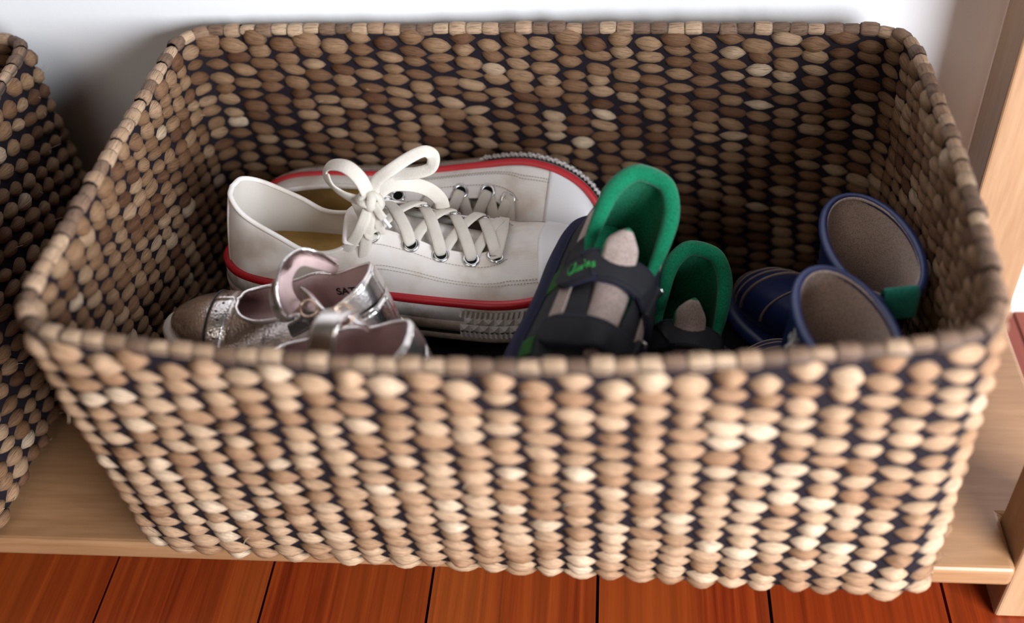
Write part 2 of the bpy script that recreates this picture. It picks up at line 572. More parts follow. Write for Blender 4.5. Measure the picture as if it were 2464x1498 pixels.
    for it in rest:
        V, F, UV = sm[it[3]]
        W = V @ it[2][:3, :3].T + it[2][:3, 3]
        VV.append(W); UU.append(UV); TT.append(np.full(len(V), it[4]))
        FF.append(np.array(F) + base); base += len(V); MM.append(np.full(len(F), it[5]))
    VV = np.vstack(VV); UU = np.vstack(UU); TT = np.concatenate(TT); FF = np.vstack(FF)
    me = bpy.data.meshes.new('strand_weave'); me.from_pydata(VV.tolist(), [], FF.tolist())
    uvl = me.uv_layers.new(name='UVMap'); vi = np.zeros(len(me.loops), dtype=np.int32); me.loops.foreach_get('vertex_index', vi)
    uvl.data.foreach_set('uv', UU[vi].astype(np.float32).ravel())
    me.attributes.new('tone', 'FLOAT', 'POINT').data.foreach_set('value', TT.astype(np.float32))
    me.polygons.foreach_set('use_smooth', np.ones(len(me.polygons), dtype=bool))
    me.materials.append(MAT['strand']); me.materials.append(MAT['strand_pale'])
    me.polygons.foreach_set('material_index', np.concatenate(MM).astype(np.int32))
    o = bpy.data.objects.new('strand_weave', me); link(o, root); o['kind'] = 'stuff'
    # ---- frayed fibres standing off the weave
    mbf = MB()
    for k in range(110):
        it = items[rnd.randrange(len(items))] if k % 3 else single[rnd.randrange(len(single))]
        p0 = it[2][:3, 3] + it[2][:3, 2] * .8
        d_ = it[2][:3, 0] / np.linalg.norm(it[2][:3, 0]) * rnd.choice((-1, 1)); n_ = it[2][:3, 2] / np.linalg.norm(it[2][:3, 2])
        u_ = np.array([rnd.gauss(0, .4), rnd.gauss(0, .4), rnd.gauss(-.1, .4)])
        L_ = rnd.uniform(.004, .009)
        mbf.sweep(smooth_path([p0, p0 + (d_ * .5 + n_ * .25 + u_ * .2) * L_, p0 + (d_ * .8 + n_ * .5 + u_ * .6) * L_], 6), .00016, .00016, nsec=4, power=1.0)
    fo = mbf.build('frayed_fibre', MAT['fibre'], root); fo['kind'] = 'stuff'
    # ---- wrapped rim
    O = outline(1.0); N, T = normals(O)
    per = np.linalg.norm(np.roll(O, -1, 0) - O, axis=1).sum()
    nw = int(per / 0.0122); nw += nw % 2
    R_ = resample_closed(outline(1.0), nw * 2)
    ZR = ztop(R_, normals(R_)[0])
    me = None
    ring = []
    for xx, rr in ((-1, 0.80), (-0.55, 1.0), (0.55, 1.0), (1, 0.80)):
        ring.append([(xx, math.cos(a) * rr, math.sin(a) * rr) for a in np.linspace(0, 2*math.pi, 8, endpoint=False)])
    for i in range(nw):
        a, b = R_[2*i], R_[(2*i + 2) % len(R_)]
        d = b - a; L = np.linalg.norm(d); d /= L
        x = np.array([d[0], d[1], rnd.uniform(-.06, .06)]); x /= np.linalg.norm(x)
        y = np.array([d[1], -d[0], 0]); z_ = np.cross(x, y); y = np.cross(z_, x)
        if me is None:
            mb = MB(); mb.grid(np.array(ring), closed_v=True)
            ob = mb.build('rim_wrap', MAT['wrap'], root)
            me = ob.data; me.attributes.new('tone', 'FLOAT', 'POINT')
        else:
            ob = bpy.data.objects.new('rim_wrap', me); link(ob, root)
        dark = i % 2 == 0
        s_ = (0.92 if dark else 1.08) * rnd.uniform(0.93, 1.07)
        Mx = np.eye(4)
        Mx[:3, 0] = x * L * 0.53; Mx[:3, 1] = y * 0.0051 * s_; Mx[:3, 2] = -z_ * 0.0045 * s_
        mid = (a + b) / 2
        Mx[:3, 3] = np.array([mid[0], mid[1], ZR[(2*i + 1) % len(ZR)] - 0.001 + rnd.uniform(-.0008, .0008)]) - org
        ob.matrix_local = Matrix(Mx.tolist())
    return root

OUT = {}
RIM_Z = 0.2344
IN = 0.006   # from outer outline to wall middle
rim4 = [(-0.3235, 0.3995), (0.1945, 0.4035), (0.2030, 0.7125), (-0.3270, 0.7265)]
bot4 = [(-0.3215, 0.4190), (0.2020, 0.3985), (0.2070, 0.7150), (-0.3210, 0.7220)]
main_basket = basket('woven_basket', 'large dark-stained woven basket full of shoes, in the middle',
    rim4, bot4, [0.0175, 0.006, 0.002, 0.001], [-0.002, 0.002, 0.0, 0.002], RIM_Z, np.array([0.0, -1.0]), seed=3, sag=0.009, pale_front=True)
lx = -0.4385
left_basket = basket('woven_basket', 'second dark woven basket at the left edge, mostly out of the picture',
    [(lx - 0.52, 0.405), (lx, 0.405), (lx - 0.004, 0.715), (lx - 0.52, 0.715)],
    [(lx - 0.50, 0.415), (lx + 0.006, 0.415), (lx + 0.002, 0.712), (lx - 0.51, 0.712)],
    [0.006, 0.008, 0.0, 0.0], [0.0, 0.0, 0.0, 0.0], RIM_Z + 0.002, np.array([1.0, 0.0]), seed=11)
# ------------------------------------------------------------------ shoe materials
def m_canvas():
    k = NT('white_canvas'); c = k.coord('Object')
    w1 = k.node('ShaderNodeTexWave', wave_type='BANDS', bands_direction='X'); k.inp(w1, 'Vector', c); w1.inputs['Scale'].default_value = 520
    w2 = k.node('ShaderNodeTexWave', wave_type='BANDS', bands_direction='Z'); k.inp(w2, 'Vector', c); w2.inputs['Scale'].default_value = 520
    dirt = k.noise(c, 28, 4)
    col = k.ramp(dirt, [(0.30, (0.58, 0.49, 0.41)), (0.50, (0.74, 0.685, 0.64)), (0.7, (0.80, 0.765, 0.745))])
    k.set(col, 0.85, spec=0.15)
    k.bump(k.math('ADD', w1.outputs['Fac'], w2.outputs['Fac']), 0.12, 0.0004)
    return k.m

def m_rubber(name, col, dirty, amount=0.5, rough=0.5):
    k = NT(name); c = k.coord('Object')
    n = k.noise(c, 60, 5, 0.65)
    k.set(k.ramp(n, [(0.30, dirty), (0.30 + amount * 0.5, col)]), rough, spec=0.4)
    k.bump(k.noise(c, 400, 2), 0.08, 0.0004)
    return k.m

def m_leather(name, col, rough, metal, scale=520, st=0.35):
    k = NT(name); c = k.coord('Object')
    v = k.node('ShaderNodeTexVoronoi'); k.inp(v, 'Vector', c); v.inputs['Scale'].default_value = scale
    n = k.noise(c, 90, 3)
    k.set(k.ramp(n, [(0.3, tuple(x * 0.86 for x in col)), (0.7, col)]), rough, metal, 0.5)
    k.bump(v.outputs['Distance'], st, 0.0006)
    return k.m

def m_knit(name, col, scale=420, st=0.5, var=0.25):
    k = NT(name); c = k.coord('Object')
    v = k.node('ShaderNodeTexVoronoi'); k.inp(v, 'Vector', c); v.inputs['Scale'].default_value = scale
    n = k.noise(c, 50, 3)
    base = k.ramp(n, [(0.3, tuple(x * (1 - var) for x in col)), (0.7, col)])
    k.set(k.mix(k.ramp(v.outputs['Distance'], [(0.25, (0, 0, 0)), (0.75, (0.6, 0.6, 0.6))]), base, tuple(x * 0.35 for x in col)), 0.9, spec=0.12, sheen=0.15)
    k.bump(v.outputs['Distance'], -st, 0.0008)
    return k.m

MAT['canvas'] = m_canvas()
MAT['rub_white'] = m_rubber('white_rubber', (0.74, 0.71, 0.70), (0.44, 0.36, 0.30), 0.45)
MAT['rub_beige'] = m_rubber('scuffed_rubber', (0.58, 0.50, 0.42), (0.25, 0.18, 0.13), 0.7)
MAT['rub_cap'] = m_plain('toe_cap_rubber', (0.76, 0.74, 0.75), 0.35, spec=0.5, bump=(120, 0.05, 0.0006))
MAT['red'] = m_plain('red_stripe', (0.46, 0.010, 0.018), 0.4)
MAT['blackstripe'] = m_plain('black_stripe', (0.010, 0.010, 0.014), 0.45)
MAT['lining_w'] = m_plain('canvas_lining', (0.62, 0.57, 0.52), 0.9, spec=0.1, bump=(300, 0.2, 0.0005))
MAT['insole_y'] = m_plain('yellowed_insole', (0.42, 0.26, 0.085), 0.85, spec=0.15, bump=(200, 0.2, 0.0005), var=0.25)
MAT['lace'] = m_plain('cotton_lace', (0.60, 0.55, 0.485), 0.88, spec=0.12, bump=(900, 0.5, 0.0006), var=0.08)
MAT['steel'] = m_plain('eyelet_steel', (0.74, 0.74, 0.75), 0.25, 1.0)
MAT['hole'] = m_plain('hole_dark', (0.008, 0.008, 0.008), 0.9, spec=0.05)
MAT['silver'] = m_leather('silver_leather', (0.93, 0.885, 0.87), 0.24, 1.0, 620, 0.30)
MAT['silver_s'] = m_leather('silver_smooth', (0.92, 0.87, 0.85), 0.28, 1.0, 760, 0.22)
MAT['silver_d'] = m_plain('dark_strap', (0.10, 0.085, 0.085), 0.35, 0.4)
MAT['pink'] = m_leather('pink_lining', (0.60, 0.43, 0.42), 0.62, 0.0, 420, 0.22)
MAT['cream'] = m_plain('cream_sole', (0.66, 0.57, 0.50), 0.45)
MAT['gold'] = m_plain('gold_ring', (0.72, 0.52, 0.38), 0.25, 1.0)
MAT['nubuck'] = m_plain('black_nubuck', (0.010, 0.010, 0.013), 0.72, spec=0.3, bump=(500, 0.3, 0.0006), var=0.3)
MAT['navy_edge'] = m_plain('navy_edge', (0.018, 0.018, 0.045), 0.8, spec=0.2)
MAT['green'] = m_knit('green_mesh', (0.004, 0.195, 0.092), 900, 0.7, 0.3)
MAT['green_p'] = m_plain('green_patch', (0.022, 0.085, 0.018), 0.85, spec=0.15, bump=(600, 0.3, 0.0005), var=0.35)
MAT['beige_m'] = m_knit('beige_mesh', (0.44, 0.335, 0.30), 1000, 0.6, 0.2)
MAT['green_txt'] = m_plain('green_print', (0.012, 0.25, 0.035), 0.6)
MAT['navy_rub'] = m_plain('navy_rubber', (0.012, 0.020, 0.075), 0.32, spec=0.5, bump=(60, 0.04, 0.001))
MAT['navy_lip'] = m_plain('navy_lip', (0.022, 0.036, 0.125), 0.35, spec=0.5)
MAT['boot_lin'] = m_knit('beige_boot_lining', (0.60, 0.455, 0.39), 1150, 0.3, 0.12)
MAT['tab'] = m_knit('teal_tab', (0.03, 0.27, 0.20), 700, 0.4, 0.1)
MAT['print'] = m_plain('white_print', (0.62, 0.62, 0.60), 0.6)
MAT['pale_line'] = m_plain('pale_line', (0.36, 0.28, 0.24), 0.6)
MAT['thread'] = m_plain('thread', (0.40, 0.34, 0.29), 0.8)
MAT['dthread'] = m_plain('dark_thread', (0.05, 0.04, 0.04), 0.8)
MAT['ink'] = m_plain('black_ink', (0.012, 0.011, 0.012), 0.7)
MAT['blackcloth'] = m_plain('added_black_cloth', (0.010, 0.009, 0.010), 0.95, spec=0.08, bump=(160, 0.4, 0.001))

# ------------------------------------------------------------------ shoe geometry
def pose(origin, xdir, up):
    x = Vector(xdir).normalized(); z = Vector(up); z = (z - x * z.dot(x)).normalized(); y = z.cross(x)
    return Matrix(((x.x, y.x, z.x, origin[0]), (x.y, y.y, z.y, origin[1]), (x.z, y.z, z.z, origin[2]), (0, 0, 0, 1)))

def apply_pose(root, Mx):
    root.rotation_mode = 'QUATERNION'
    root.location = Mx.to_translation(); root.rotation_quaternion = Mx.to_quaternion()

class Upper:
    """shoe upper between the sole edge B and the top line T; st rows: xB, wB, xT, yT, zT, m"""
    def __init__(s, st, zs, n=90, skew=0.0, zs_toe=None):
        A = smooth_path(np.array(st, float), n)
        s.A = A; s.n = len(A); s.zs = zs; s.skew = skew; s.L = A[:, 0].max()
        s.wk = smooth_path(np.array([[i] for i in range(len(st))], float), n)[:, 0]  # station index per row
    def cy(s, x): return s.skew * np.sin(np.clip(x / s.L, 0, 1) * math.pi) 
    def rows(s, side, off=0.0, i0=0, i1=None, nt=14, t0=0.0, t1=1.0):
        A = s.A[i0:i1]
        t = np.linspace(t0, t1, nt)[None, :]
        B = np.stack([A[:, 0], side * np.maximum(A[:, 1], 0), np.full(len(A), s.zs)], -1)
        T = np.stack([A[:, 2], side * np.maximum(A[:, 3], 0), A[:, 4]], -1)
        m = A[:, 5][:, None]
        h = (1 - m) * t + m * (1 - np.cos(t * math.pi / 2))
        v = (1 - m) * t + m * np.sin(t * math.pi / 2)
        P = np.empty((len(A), nt, 3))
        for c, f in ((0, h), (1, h), (2, v)):
            P[..., c] = B[:, None, c] + (T - B)[:, None, c] * f
        if off:
            P = P + s.normals(P, side) * off
        P[..., 1] += s.cy(P[..., 0])
        return P
    def normals(s, P, side):
        du = np.gradient(P, axis=0); dv = np.gradient(P, axis=1)
        N = np.cross(du, dv) if side < 0 else np.cross(dv, du)
        N /= np.linalg.norm(N, axis=2)[..., None] + 1e-12
        return N
    def idx(s, station): return int(np.argmin(np.abs(s.wk - station)))
    def point(s, side, station, t, off=0.0):
        i = s.idx(station)
        a, b = max(0, i - 2), min(s.n, i + 3)
        nt = 21
        P = s.rows(side, 0, a, b, nt); N = s.normals(P, side)
        j = min(nt - 1, int(round(t * (nt - 1))))
        return P[i - a, j] + N[i - a, j] * off, N[i - a, j]
    def shell(s, name, mat, parent, off=0.0, st0=0, st1=None, t0=0.0, t1=1.0, nt=14, th=0.0, sides=(-1, 1)):
        mb = MB()
        i0 = s.idx(st0); i1 = s.n if st1 is None else s.idx(st1) + 1
        for sd in sides:
            P = s.rows(sd, off, i0, i1, nt, t0, t1)
            mb.grid(P, flip=(sd > 0))
        o = mb.build(name, mat, parent, merge=0.00012)
        if th: solid(o, th, -1)
        return o
    def edge(s, side, st0, st1, t=1.0, off=0.0):
        i0, i1 = s.idx(st0), s.idx(st1) + 1
        P = s.rows(side, off, i0, i1, 21)
        return P[:, int(round(t * 20))]

def sole_curve(sole, n=64, skew=0.0):
    S = smooth_path(np.array(sole, float), n)
    L = S[:, 0].max()
    sk = skew * np.sin(np.clip(S[:, 0] / L, 0, 1) * math.pi)
    r = np.stack([S[:, 0], -S[:, 1] + sk], -1); l = np.stack([S[:, 0], S[:, 1] + sk], -1)[::-1]
    P = np.vstack([r, l[1:-1]])
    return resample_closed(P, 160)

def curve_normals(O):
    T = np.roll(O, -1, 0) - np.roll(O, 1, 0)
    T /= np.linalg.norm(T, axis=1)[:, None]
    return np.stack([T[:, 1], -T[:, 0]], -1)

def zwarp(x, L, toe):  # toe spring
    return toe * np.clip((x / L - 0.70) / 0.30, 0, 1)**2

def band(O, prof, name, mat, parent, L, toe=0.0, sel=None, caps=True):
    """closed band round the outline: prof = [(offset, z)...] from bottom outside to top outside"""
    N = curve_normals(O)
    mb = MB()
    idx = np.arange(len(O)) if sel is None else sel
    rings = []
    for off, z in prof:
        p = O + N * off
        rings.append(np.c_[p, z + zwarp(O[:, 0], L, toe)][idx])
    R_ = np.array(rings)
    if sel is None:
        mb.grid(R_, closed_v=True)
        if caps:
            mb.ring_cap(R_[0], flip=True); mb.ring_cap(R_[-1])
    else:
        mb.grid(R_)
    return mb.build(name, mat, parent)

def stitches(mb_path, name, mat, parent, step=0.0022, r=0.0003, off=None):
    """a dashed thread line along a path, as short round stitches"""
    P = np.asarray(mb_path, float)
    d = np.concatenate([[0], np.cumsum(np.linalg.norm(np.diff(P, axis=0), axis=1))])
    mb = MB(); s0 = 0.0
    while s0 + step * 0.6 < d[-1]:
        q = np.stack([np.interp([s0, s0 + step * 0.3, s0 + step * 0.6], d, P[:, k]) for k in range(3)], -1)
        mb.sweep(q, r, r, nsec=4, power=1.0)
        s0 += step
    return mb.build(name, mat, parent)

def torus(R_, r, nu=24, nv=8):
    a = np.linspace(0, 2*math.pi, nu, endpoint=False); b = np.linspace(0, 2*math.pi, nv, endpoint=False)
    A, B = np.meshgrid(a, b, indexing='ij')
    return np.stack([(R_ + r*np.cos(B))*np.cos(A), (R_ + r*np.cos(B))*np.sin(A), r*np.sin(B)], -1)

def orient(pts, pos, nrm, xhint=(1, 0, 0)):
    z = np.array(nrm, float); z /= np.linalg.norm(z)
    x = np.array(xhint, float); x -= z * (x @ z); x /= np.linalg.norm(x)
    y = np.cross(z, x)
    return pts[..., :1] * x + pts[..., 1:2] * y + pts[..., 2:] * z + np.array(pos)

# ------------------------------------------------------------------ canvas sneakers
SNK = [  # xB, wB, xT, yT, zT, m
    (.004, 0, .015, 0, .087, .30), (.009, .016, .0185, .0135, .086, .30), (.026, .029, .031, .0235, .0785, .32), (.055, .0335, .056, .027, .066, .38),
    (.080, .034, .073, .0270, .057, .42), (.100, .0345, .090, .0265, .057, .46), (.116, .0355, .104, .0225, .063, .50), (.129, .037, 0.115, .0180, .0740, .54),
    (.150, .0395, .142, .0198, .0695, .58), (.172, .0430, .167, .0220, .0605, .62), (.195, .0465, .191, .0215, .0555, .68), (.208, .0480, .205, .0125, .0540, .74),
    (.216, .0485, .211, 0, .0535, .80), (.235, .0455, .231, 0, .0525, .86), (.252, .0385, .247, 0, .0495, .90), (.266, .0270, .260, 0, .0460, .90),
    (.274, .0130, .268, 0, .0430, .88), (.2772, 0, .2715, 0, .0405, .86)]
SNK_SOLE = [(0, 0), (.001, .008), (.006, .018), (.017, .0275), (.035, .0335), (.06, .0355), (.09, .036), (.12, .0375), (.15, .0420), (.18, .0465), (.205, .0505),
            (.225, .0500), (.245, .0445), (.262, .0345), (.274, .0200), (.279, .0085), (.280, 0)]
SNK_ZS = 0.031

def sneaker(label, Mx, laces, group, skew=0.002, flat=1.0):
    root = empty('canvas_sneaker'); apply_pose(root, Mx)
    tag(root, label, 'sneaker', group)
    L = 0.28
    O = sole_curve(SNK_SOLE, skew=skew)
    toe = 0.004
    band(O, [(-.006, 0.0), (-.0005, .0008), (.0016, .0025), (.0016, .0062), (.0004, .0066)], 'outsole', MAT['rub_beige'], root, L, toe)
    band(O, [(-.001, .0066), (.0006, .0068), (.0010, .0100), (-.0002, .0104)], 'pinstripe', MAT['blackstripe'], root, L, toe, caps=False)
    fx = band(O, [(-.001, .0100), (.0015, .0104), (.0017, .0172), (.0004, .0182)], 'lower_foxing', MAT['rub_beige'], root, L, toe, caps=False)
    band(O, [(-.001, .0178), (.0008, .0182), (.0004, .0285), (-.0003, .0300), (-.006, .0305)], 'upper_foxing', MAT['rub_white'], root, L, toe)
    band(O, [(-.0010, .0292), (.0008, .0296), (.0009, .0332), (-.0012, .0345), (-.0040, .0342)], 'red_stripe', MAT['red'], root, L, toe, caps=False)
    # textured toe bumper: rows of small pyramids and ribs round the front
    N = curve_normals(O)
    sel = np.where(O[:, 0] > 0.178)[0]
    sel = sel[np.argsort(sel)]
    seg = O[sel]; sN = N[sel]
    d = np.concatenate([[0], np.cumsum(np.linalg.norm(np.diff(seg, axis=0), axis=1))])
    def onseg(s_, z, off):
        p = np.array([np.interp(s_, d, seg[:, 0]), np.interp(s_, d, seg[:, 1])]); nn = np.array([np.interp(s_, d, sN[:, 0]), np.interp(s_, d, sN[:, 1])])
        nn /= np.linalg.norm(nn)
        q = p + nn * off
        return [q[0], q[1], z + float(zwarp(np.array(p[0]), L, toe))]
    mb = MB()
    def cell(s0, s1, z0, z1, base, pk, ribs=False, shear=0.0):
        b = len(mb.v)
        sh = shear
        for (s_, z, o_) in ((s0, z0, base), (s1, z0, base), (s1 + sh, z1, base), (s0 + sh, z1, base)):
            mb.v.append(onseg(min(max(s_, 0), d[-1]), z, o_)); mb.uv.append([s_, z])
        if ribs:
            sm_ = (s0 + s1) / 2
            for (s_, z) in ((sm_, z0), (sm_ + sh, z1)):
                mb.v.append(onseg(min(max(s_, 0), d[-1]), z, pk)); mb.uv.append([s_, z])
            mb.f += [[b, b+4, b+5, b+3], [b+4, b+1, b+2, b+5]]; mb.mi += [0, 0]
        else:
            mb.v.append(onseg((s0+s1)/2, (z0+z1)/2, pk)); mb.uv.append([0, 0])
            mb.f += [[b, b+1, b+4], [b+1, b+2, b+4], [b+2, b+3, b+4], [b+3, b, b+4]]; mb.mi += [0]*4
    W = d[-1]; nc = int(W / 0.0068); st_ = W / nc
    for k in range(nc):
        for (z0, z1) in ((.0112, .0172), (.0172, .0232)):
            sh0 = 0.5 * st_ if z0 > .015 else 0
            cell(k*st_ + sh0, (k+1)*st_ + sh0, z0, z1, .0022, .0042) if (k+1)*st_ + sh0 <= W else None
    n2 = int(W / 0.0034); s2 = W / n2
    for k in range(n2):
        cell(k*s2, (k+1)*s2, .0232, .0288, .0018, .0034, True, 0.0012)
        cell(k*s2, (k+1)*s2, .0070, .0112, .0022, .0036, True)
    mb.build('toe_bumper', MAT['rub_white'], root, smooth=False)
    # upper, lining, insole
    fz = lambda z: SNK_ZS + (z - SNK_ZS) * flat
    U = Upper([(*p[:4], fz(p[4]), p[5]) for p in SNK], SNK_ZS, 110, skew=skew)
    U.shell('upper', MAT['canvas'], root, 0.0, nt=18)
    U.shell('lining', MAT['lining_w'], root, -0.0022, 0, 12, 0.0, 0.995, nt=12)
    U.shell('toe_cap', MAT['rub_cap'], root, 0.0011, 12.95, None, 0.0, 1.0, nt=16, th=0.0012)
    U.shell('heel_strip', MAT['canvas'], root, 0.0010, 0, 1.0, 0.0, 0.985, nt=12, th=0.0009)
    mi = MB(); ins = O[::2] * 0.90 + np.array([0.012, 0.0])
    mi.ring_cap(np.c_[ins, np.full(len(ins), 0.0335)])
    mi.build('insole', MAT['insole_y'], root)
    # bound collar edge
    path = np.vstack([U.edge(-1, 0, 7, 1.0, -.0006)[::-1], U.edge(1, 0, 7, 1.0, -.0006)[1:]])
    MB().sweep(path, .0020, .0015, normal=None, nsec=8, power=0.9).build('collar_binding', MAT['canvas'], root)
    # throat edge
    for sd in (-1, 1):
        MB().sweep(U.edge(sd, 7, 12, 1.0, -.0004), .0012, .0010, nsec=6, power=1.0).build('facing_edge', MAT['canvas'], root)
        stitches(U.edge(sd, 7, 12, .72, .0004), 'stitching', MAT['thread'], root)
        e = U.edge(sd, 6.6, 13.2, .42, .0004); stitches(e, 'stitching', MAT['thread'], root)
        e = U.edge(sd, 6.6, 13.2, .36, .0004); stitches(e, 'stitching', MAT['thread'], root)
    # tongue
    c = smooth_path([(.209, skew*.7, .0520), (.180, skew*.9, .0565), (.150, skew, .0630), (.122, skew, .0700), (.110, skew, .0725), (.103, skew, .0740), (.099, skew, .0745)], 30)
    c[:, 2] = fz(c[:, 2])
    rows = []
    for i, p in enumerate(c):
        f = i / (len(c) - 1)
        w = .017 + .0085 * min(1, f * 1.6); w *= 1 if f < .86 else math.sqrt(max(0.06, 1 - ((f - .86) / .15)**2))
        a = np.linspace(-1, 1, 11)
        sag = .0075 + .002 * f
        rows.append(np.stack([np.full(11, p[0]), p[1] + w * a, p[2] - sag * a**2], -1))
    t_ = MB().grid(np.array(rows)).build('tongue', MAT['canvas'], root); solid(t_, .0022, 0)
    # eyelets and laces
    sts = [7.25, 8.2, 9.05, 9.9, 10.8]
    tt = .86
    eyes = {}
    for sd in (-1, 1):
        for k, s_ in enumerate(sts):
            p, nrm = U.point(sd, s_, tt if k < 4 else .84)
            me = MB().grid(orient(torus(.0047, .0013), p + nrm*.0006, nrm), closed_u=True, closed_v=True)
            e = me.build('eyelet', MAT['steel'], root)
            a = np.linspace(0, 2*math.pi, 14, endpoint=False)
            dd = orient(np.stack([.0042*np.cos(a), .0042*np.sin(a), np.zeros(14)], -1), p + nrm*.0004, nrm)
            MB().ring_cap(dd).build('eyelet_hole', MAT['hole'], e)  # black disc stands in for the shade inside the eyelet
            eyes[(sd, k)] = (p, nrm)
    def lace(pts, name='lace', w=.0048, nrm=None, t=.0009, n=26):
        pth = smooth_path(pts, n)
        if callable(nrm): nrm = nrm(pth)
        return MB().sweep(pth, w, t, normal=nrm, nsec=10, power=.7).build(name, MAT['lace'], root)
    for k in range(4, 0, -1):
        for sd in (-1, 1):
            p, n1 = eyes[(sd, k)]; q, n2 = eyes[(-sd, k-1)]
            hi = .0025 if sd < 0 else .0012
            mid = (p + q) / 2; mid[2] = max(p[2], q[2]) + .0035 + hi
            a1 = p * .68 + mid * .32; a1[2] += .0034 + hi * .5
            a2 = q * .72 + mid * .28; a2[2] += .0012
            pts = [p - n1 * .0006, p + n1 * .0030 + (mid - p) * .06, a1, mid, a2, q - np.array([0, 0, .004])]
            nn = smooth_path([n1, n1, n1*.5 + np.array([0, 0, .5]), (0, 0, 1), n2*.5 + np.array([0, 0, .5]), n2], 26)
            pth = smooth_path(pts, 26)
            wl = .0043 * (1 - .42 * np.clip(1 - np.linspace(0, 1, len(pth)) / .22, 0, 1))
            MB().sweep(pth, wl, .0010, normal=nn[:len(pth)] if len(nn) >= len(pth) else None, nsec=10, power=.7).build('lace', MAT['lace'], root)
    # bar lace at the toe end
    p, n1 = eyes[(-1, 4)]; q, n2 = eyes[(1, 4)]
    mid = (p + q) / 2 + np.array([0.002, 0, .006])
    lace([p, p + n1*.003, mid, q + n2*.003, q], nrm=(0, 0, 1))
    # top pair to the knot
    for sd in ((-1, 1) if laces else ()):
        p, n1 = eyes[(sd, 0)]
        kn = np.array([.108, skew, .0835])
        lace([p, p + n1 * .004, (p + kn) / 2 + np.array([0, sd*.002, .004]), kn], nrm=(0.2, sd * .4, .9))
    if laces: laces(root, lace, Mx)
    return root

def local_pts(Mx, pts):
    inv = Mx.inverted()
    return [np.array(inv @ Vector(p)) for p in pts]

def knot(root, c, r=.0075):
    """a lumpy tied knot of three interlocked wraps"""
    mb = MB()
    for ax, ph in (((1, .2, .1), 0), ((.1, 1, .3), 1.0), ((.5, -.3, 1), 2.1)):
        a = np.linspace(0, 2*math.pi, 22, endpoint=False)
        ring = np.stack([r*.62*np.cos(a), r*.86*np.sin(a), r*.18*np.sin(2*a + ph)], -1)
        p = orient(ring, c, ax, (0.3, .2, 1))
        mb.sweep(p, .0034, .0022, nsec=8, closed=True, power=.8)
    return mb.build('knot', MAT['lace'], root)

def bow1(root, lace, Mx):
    W = lambda l: local_pts(Mx, [at(px, py, z) for px, py, z in l])
    up = np.array(Mx.to_3x3().inverted() @ Vector((0, 0, 1)))
    view = np.array(Mx.to_3x3().inverted() @ (-FWD))
    def loopn(W, n, c):
        return lambda pth: np.array([(p - W([c])[0]) / (np.linalg.norm(p - W([c])[0]) + 1e-6) * .75 + view * .65 for p in pth])
    kc = W([(892, 482, .187)])[0]
    knot(root, kc, .0085)
    # left loop, standing up on its edge
    lace(W([(890, 476, .189), (868, 432, .204), (835, 402, .211), (800, 396, .209), (784, 410, .203), (792, 438, .196), (818, 462, .189), (850, 478, .186), (884, 482, .186)]),
         'bow_loop', .0052, loopn(W, 60, (818, 432, .199)), n=60)
    # right loop
    lace(W([(896, 470, .190), (905, 436, .199), (945, 405, .206), (990, 376, .209), (1022, 364, .208), (1042, 376, .204), (1036, 404, .197), (1000, 416, .194), (950, 420, .192), (905, 440, .189), (892, 470, .187)]),
         'bow_loop', .0045, up * .75 + np.array([.0, -.6, .1]), n=70)
    lace(W([(896, 478, .188), (935, 446, .189), (985, 443, .183), (1030, 455, .175), (1058, 478, .166), (1066, 500, .158)]), 'lace_end', .0052, up * .6 + np.array([0, -.8, .1]), n=40)
    # hanging ends
    ends = [[(890, 490, .186), (872, 540, .176), (850, 580, .163), (829, 606, .153)],
            [(893, 492, .186), (886, 545, .174), (878, 600, .158), (873, 648, .142)],
            [(898, 492, .186), (912, 545, .172), (930, 600, .153), (942, 655, .137)],
            [(900, 492, .187), (914, 515, .183), (924, 527, .180)]]
    for k, e in enumerate(ends):
        o = lace(W(e), 'lace_end', (.0040, .0042, .0036, .0030)[k], up * .4 + np.array([0, -1, 0]), n=30)
        if k in (0, 3):
            a, b = W(e)[-1], (W([(813, 622, .147)]) if k == 0 else W([(940, 547, .175)]))[0]
            MB().sweep(smooth_path([a, (a + b)/2, b], 6), .0013, .0013, nsec=8, power=1.0).build('aglet', MAT['rub_cap'], o)

M1 = pose((-0.284, 0.595, 0.093), (0.9993, -0.030, -0.005), (0.0, 0.10, 1))
sneaker1 = sneaker('scuffed white canvas sneaker with red stripe lying flat, laces tied in a bow', M1, bow1, 'white canvas sneakers', -0.013)
M2 = pose((-0.285, 0.694, 0.0885), (1, -0.03, -0.030), (0, -0.88, 0.475))
sneaker2 = sneaker('white canvas sneaker tipped on its side against the back of the basket', M2, None, 'white canvas sneakers', flat=0.60)

# ------------------------------------------------------------------ silver strap shoes
MJ = [(.003, 0, .019, 0, .058, .22), (.009, .0165, .0215, .0125, .0565, .22), (.028, .0255, .034, .0215, .0475, .28), (.048, .0262, .048, .0240, .0405, .30), (.063, .0262, .063, .0238, .0400, .30),
      (.078, .0268, .077, .0226, .0350, .34), (.093, .0282, .092, .0212, .0315, .42), (.105, .0298, .103, .0165, .0312, .55), (.112, .0307, .109, .0090, .0325, .66), (.116, .0312, .1115, 0, .0330, .72),
      (.129, .0308, .127, 0, .0318, .82), (.144, .0262, .141, 0, .0285, .88), (.155, .0175, .151, 0, .0245, .88), (.1605, .0085, .156, 0, .0215, .86), (.1620, 0, .158, 0, .0195, .84)]
MJ_SOLE = [(0, 0), (.001, .007), (.006, .0165), (.018, .0245), (.04, .0272), (.065, .0270), (.09, .0288), (.112, .0322), (.130, .0322), (.146, .0275), (.158, .0185), (.1645, .0080), (.166, 0)]

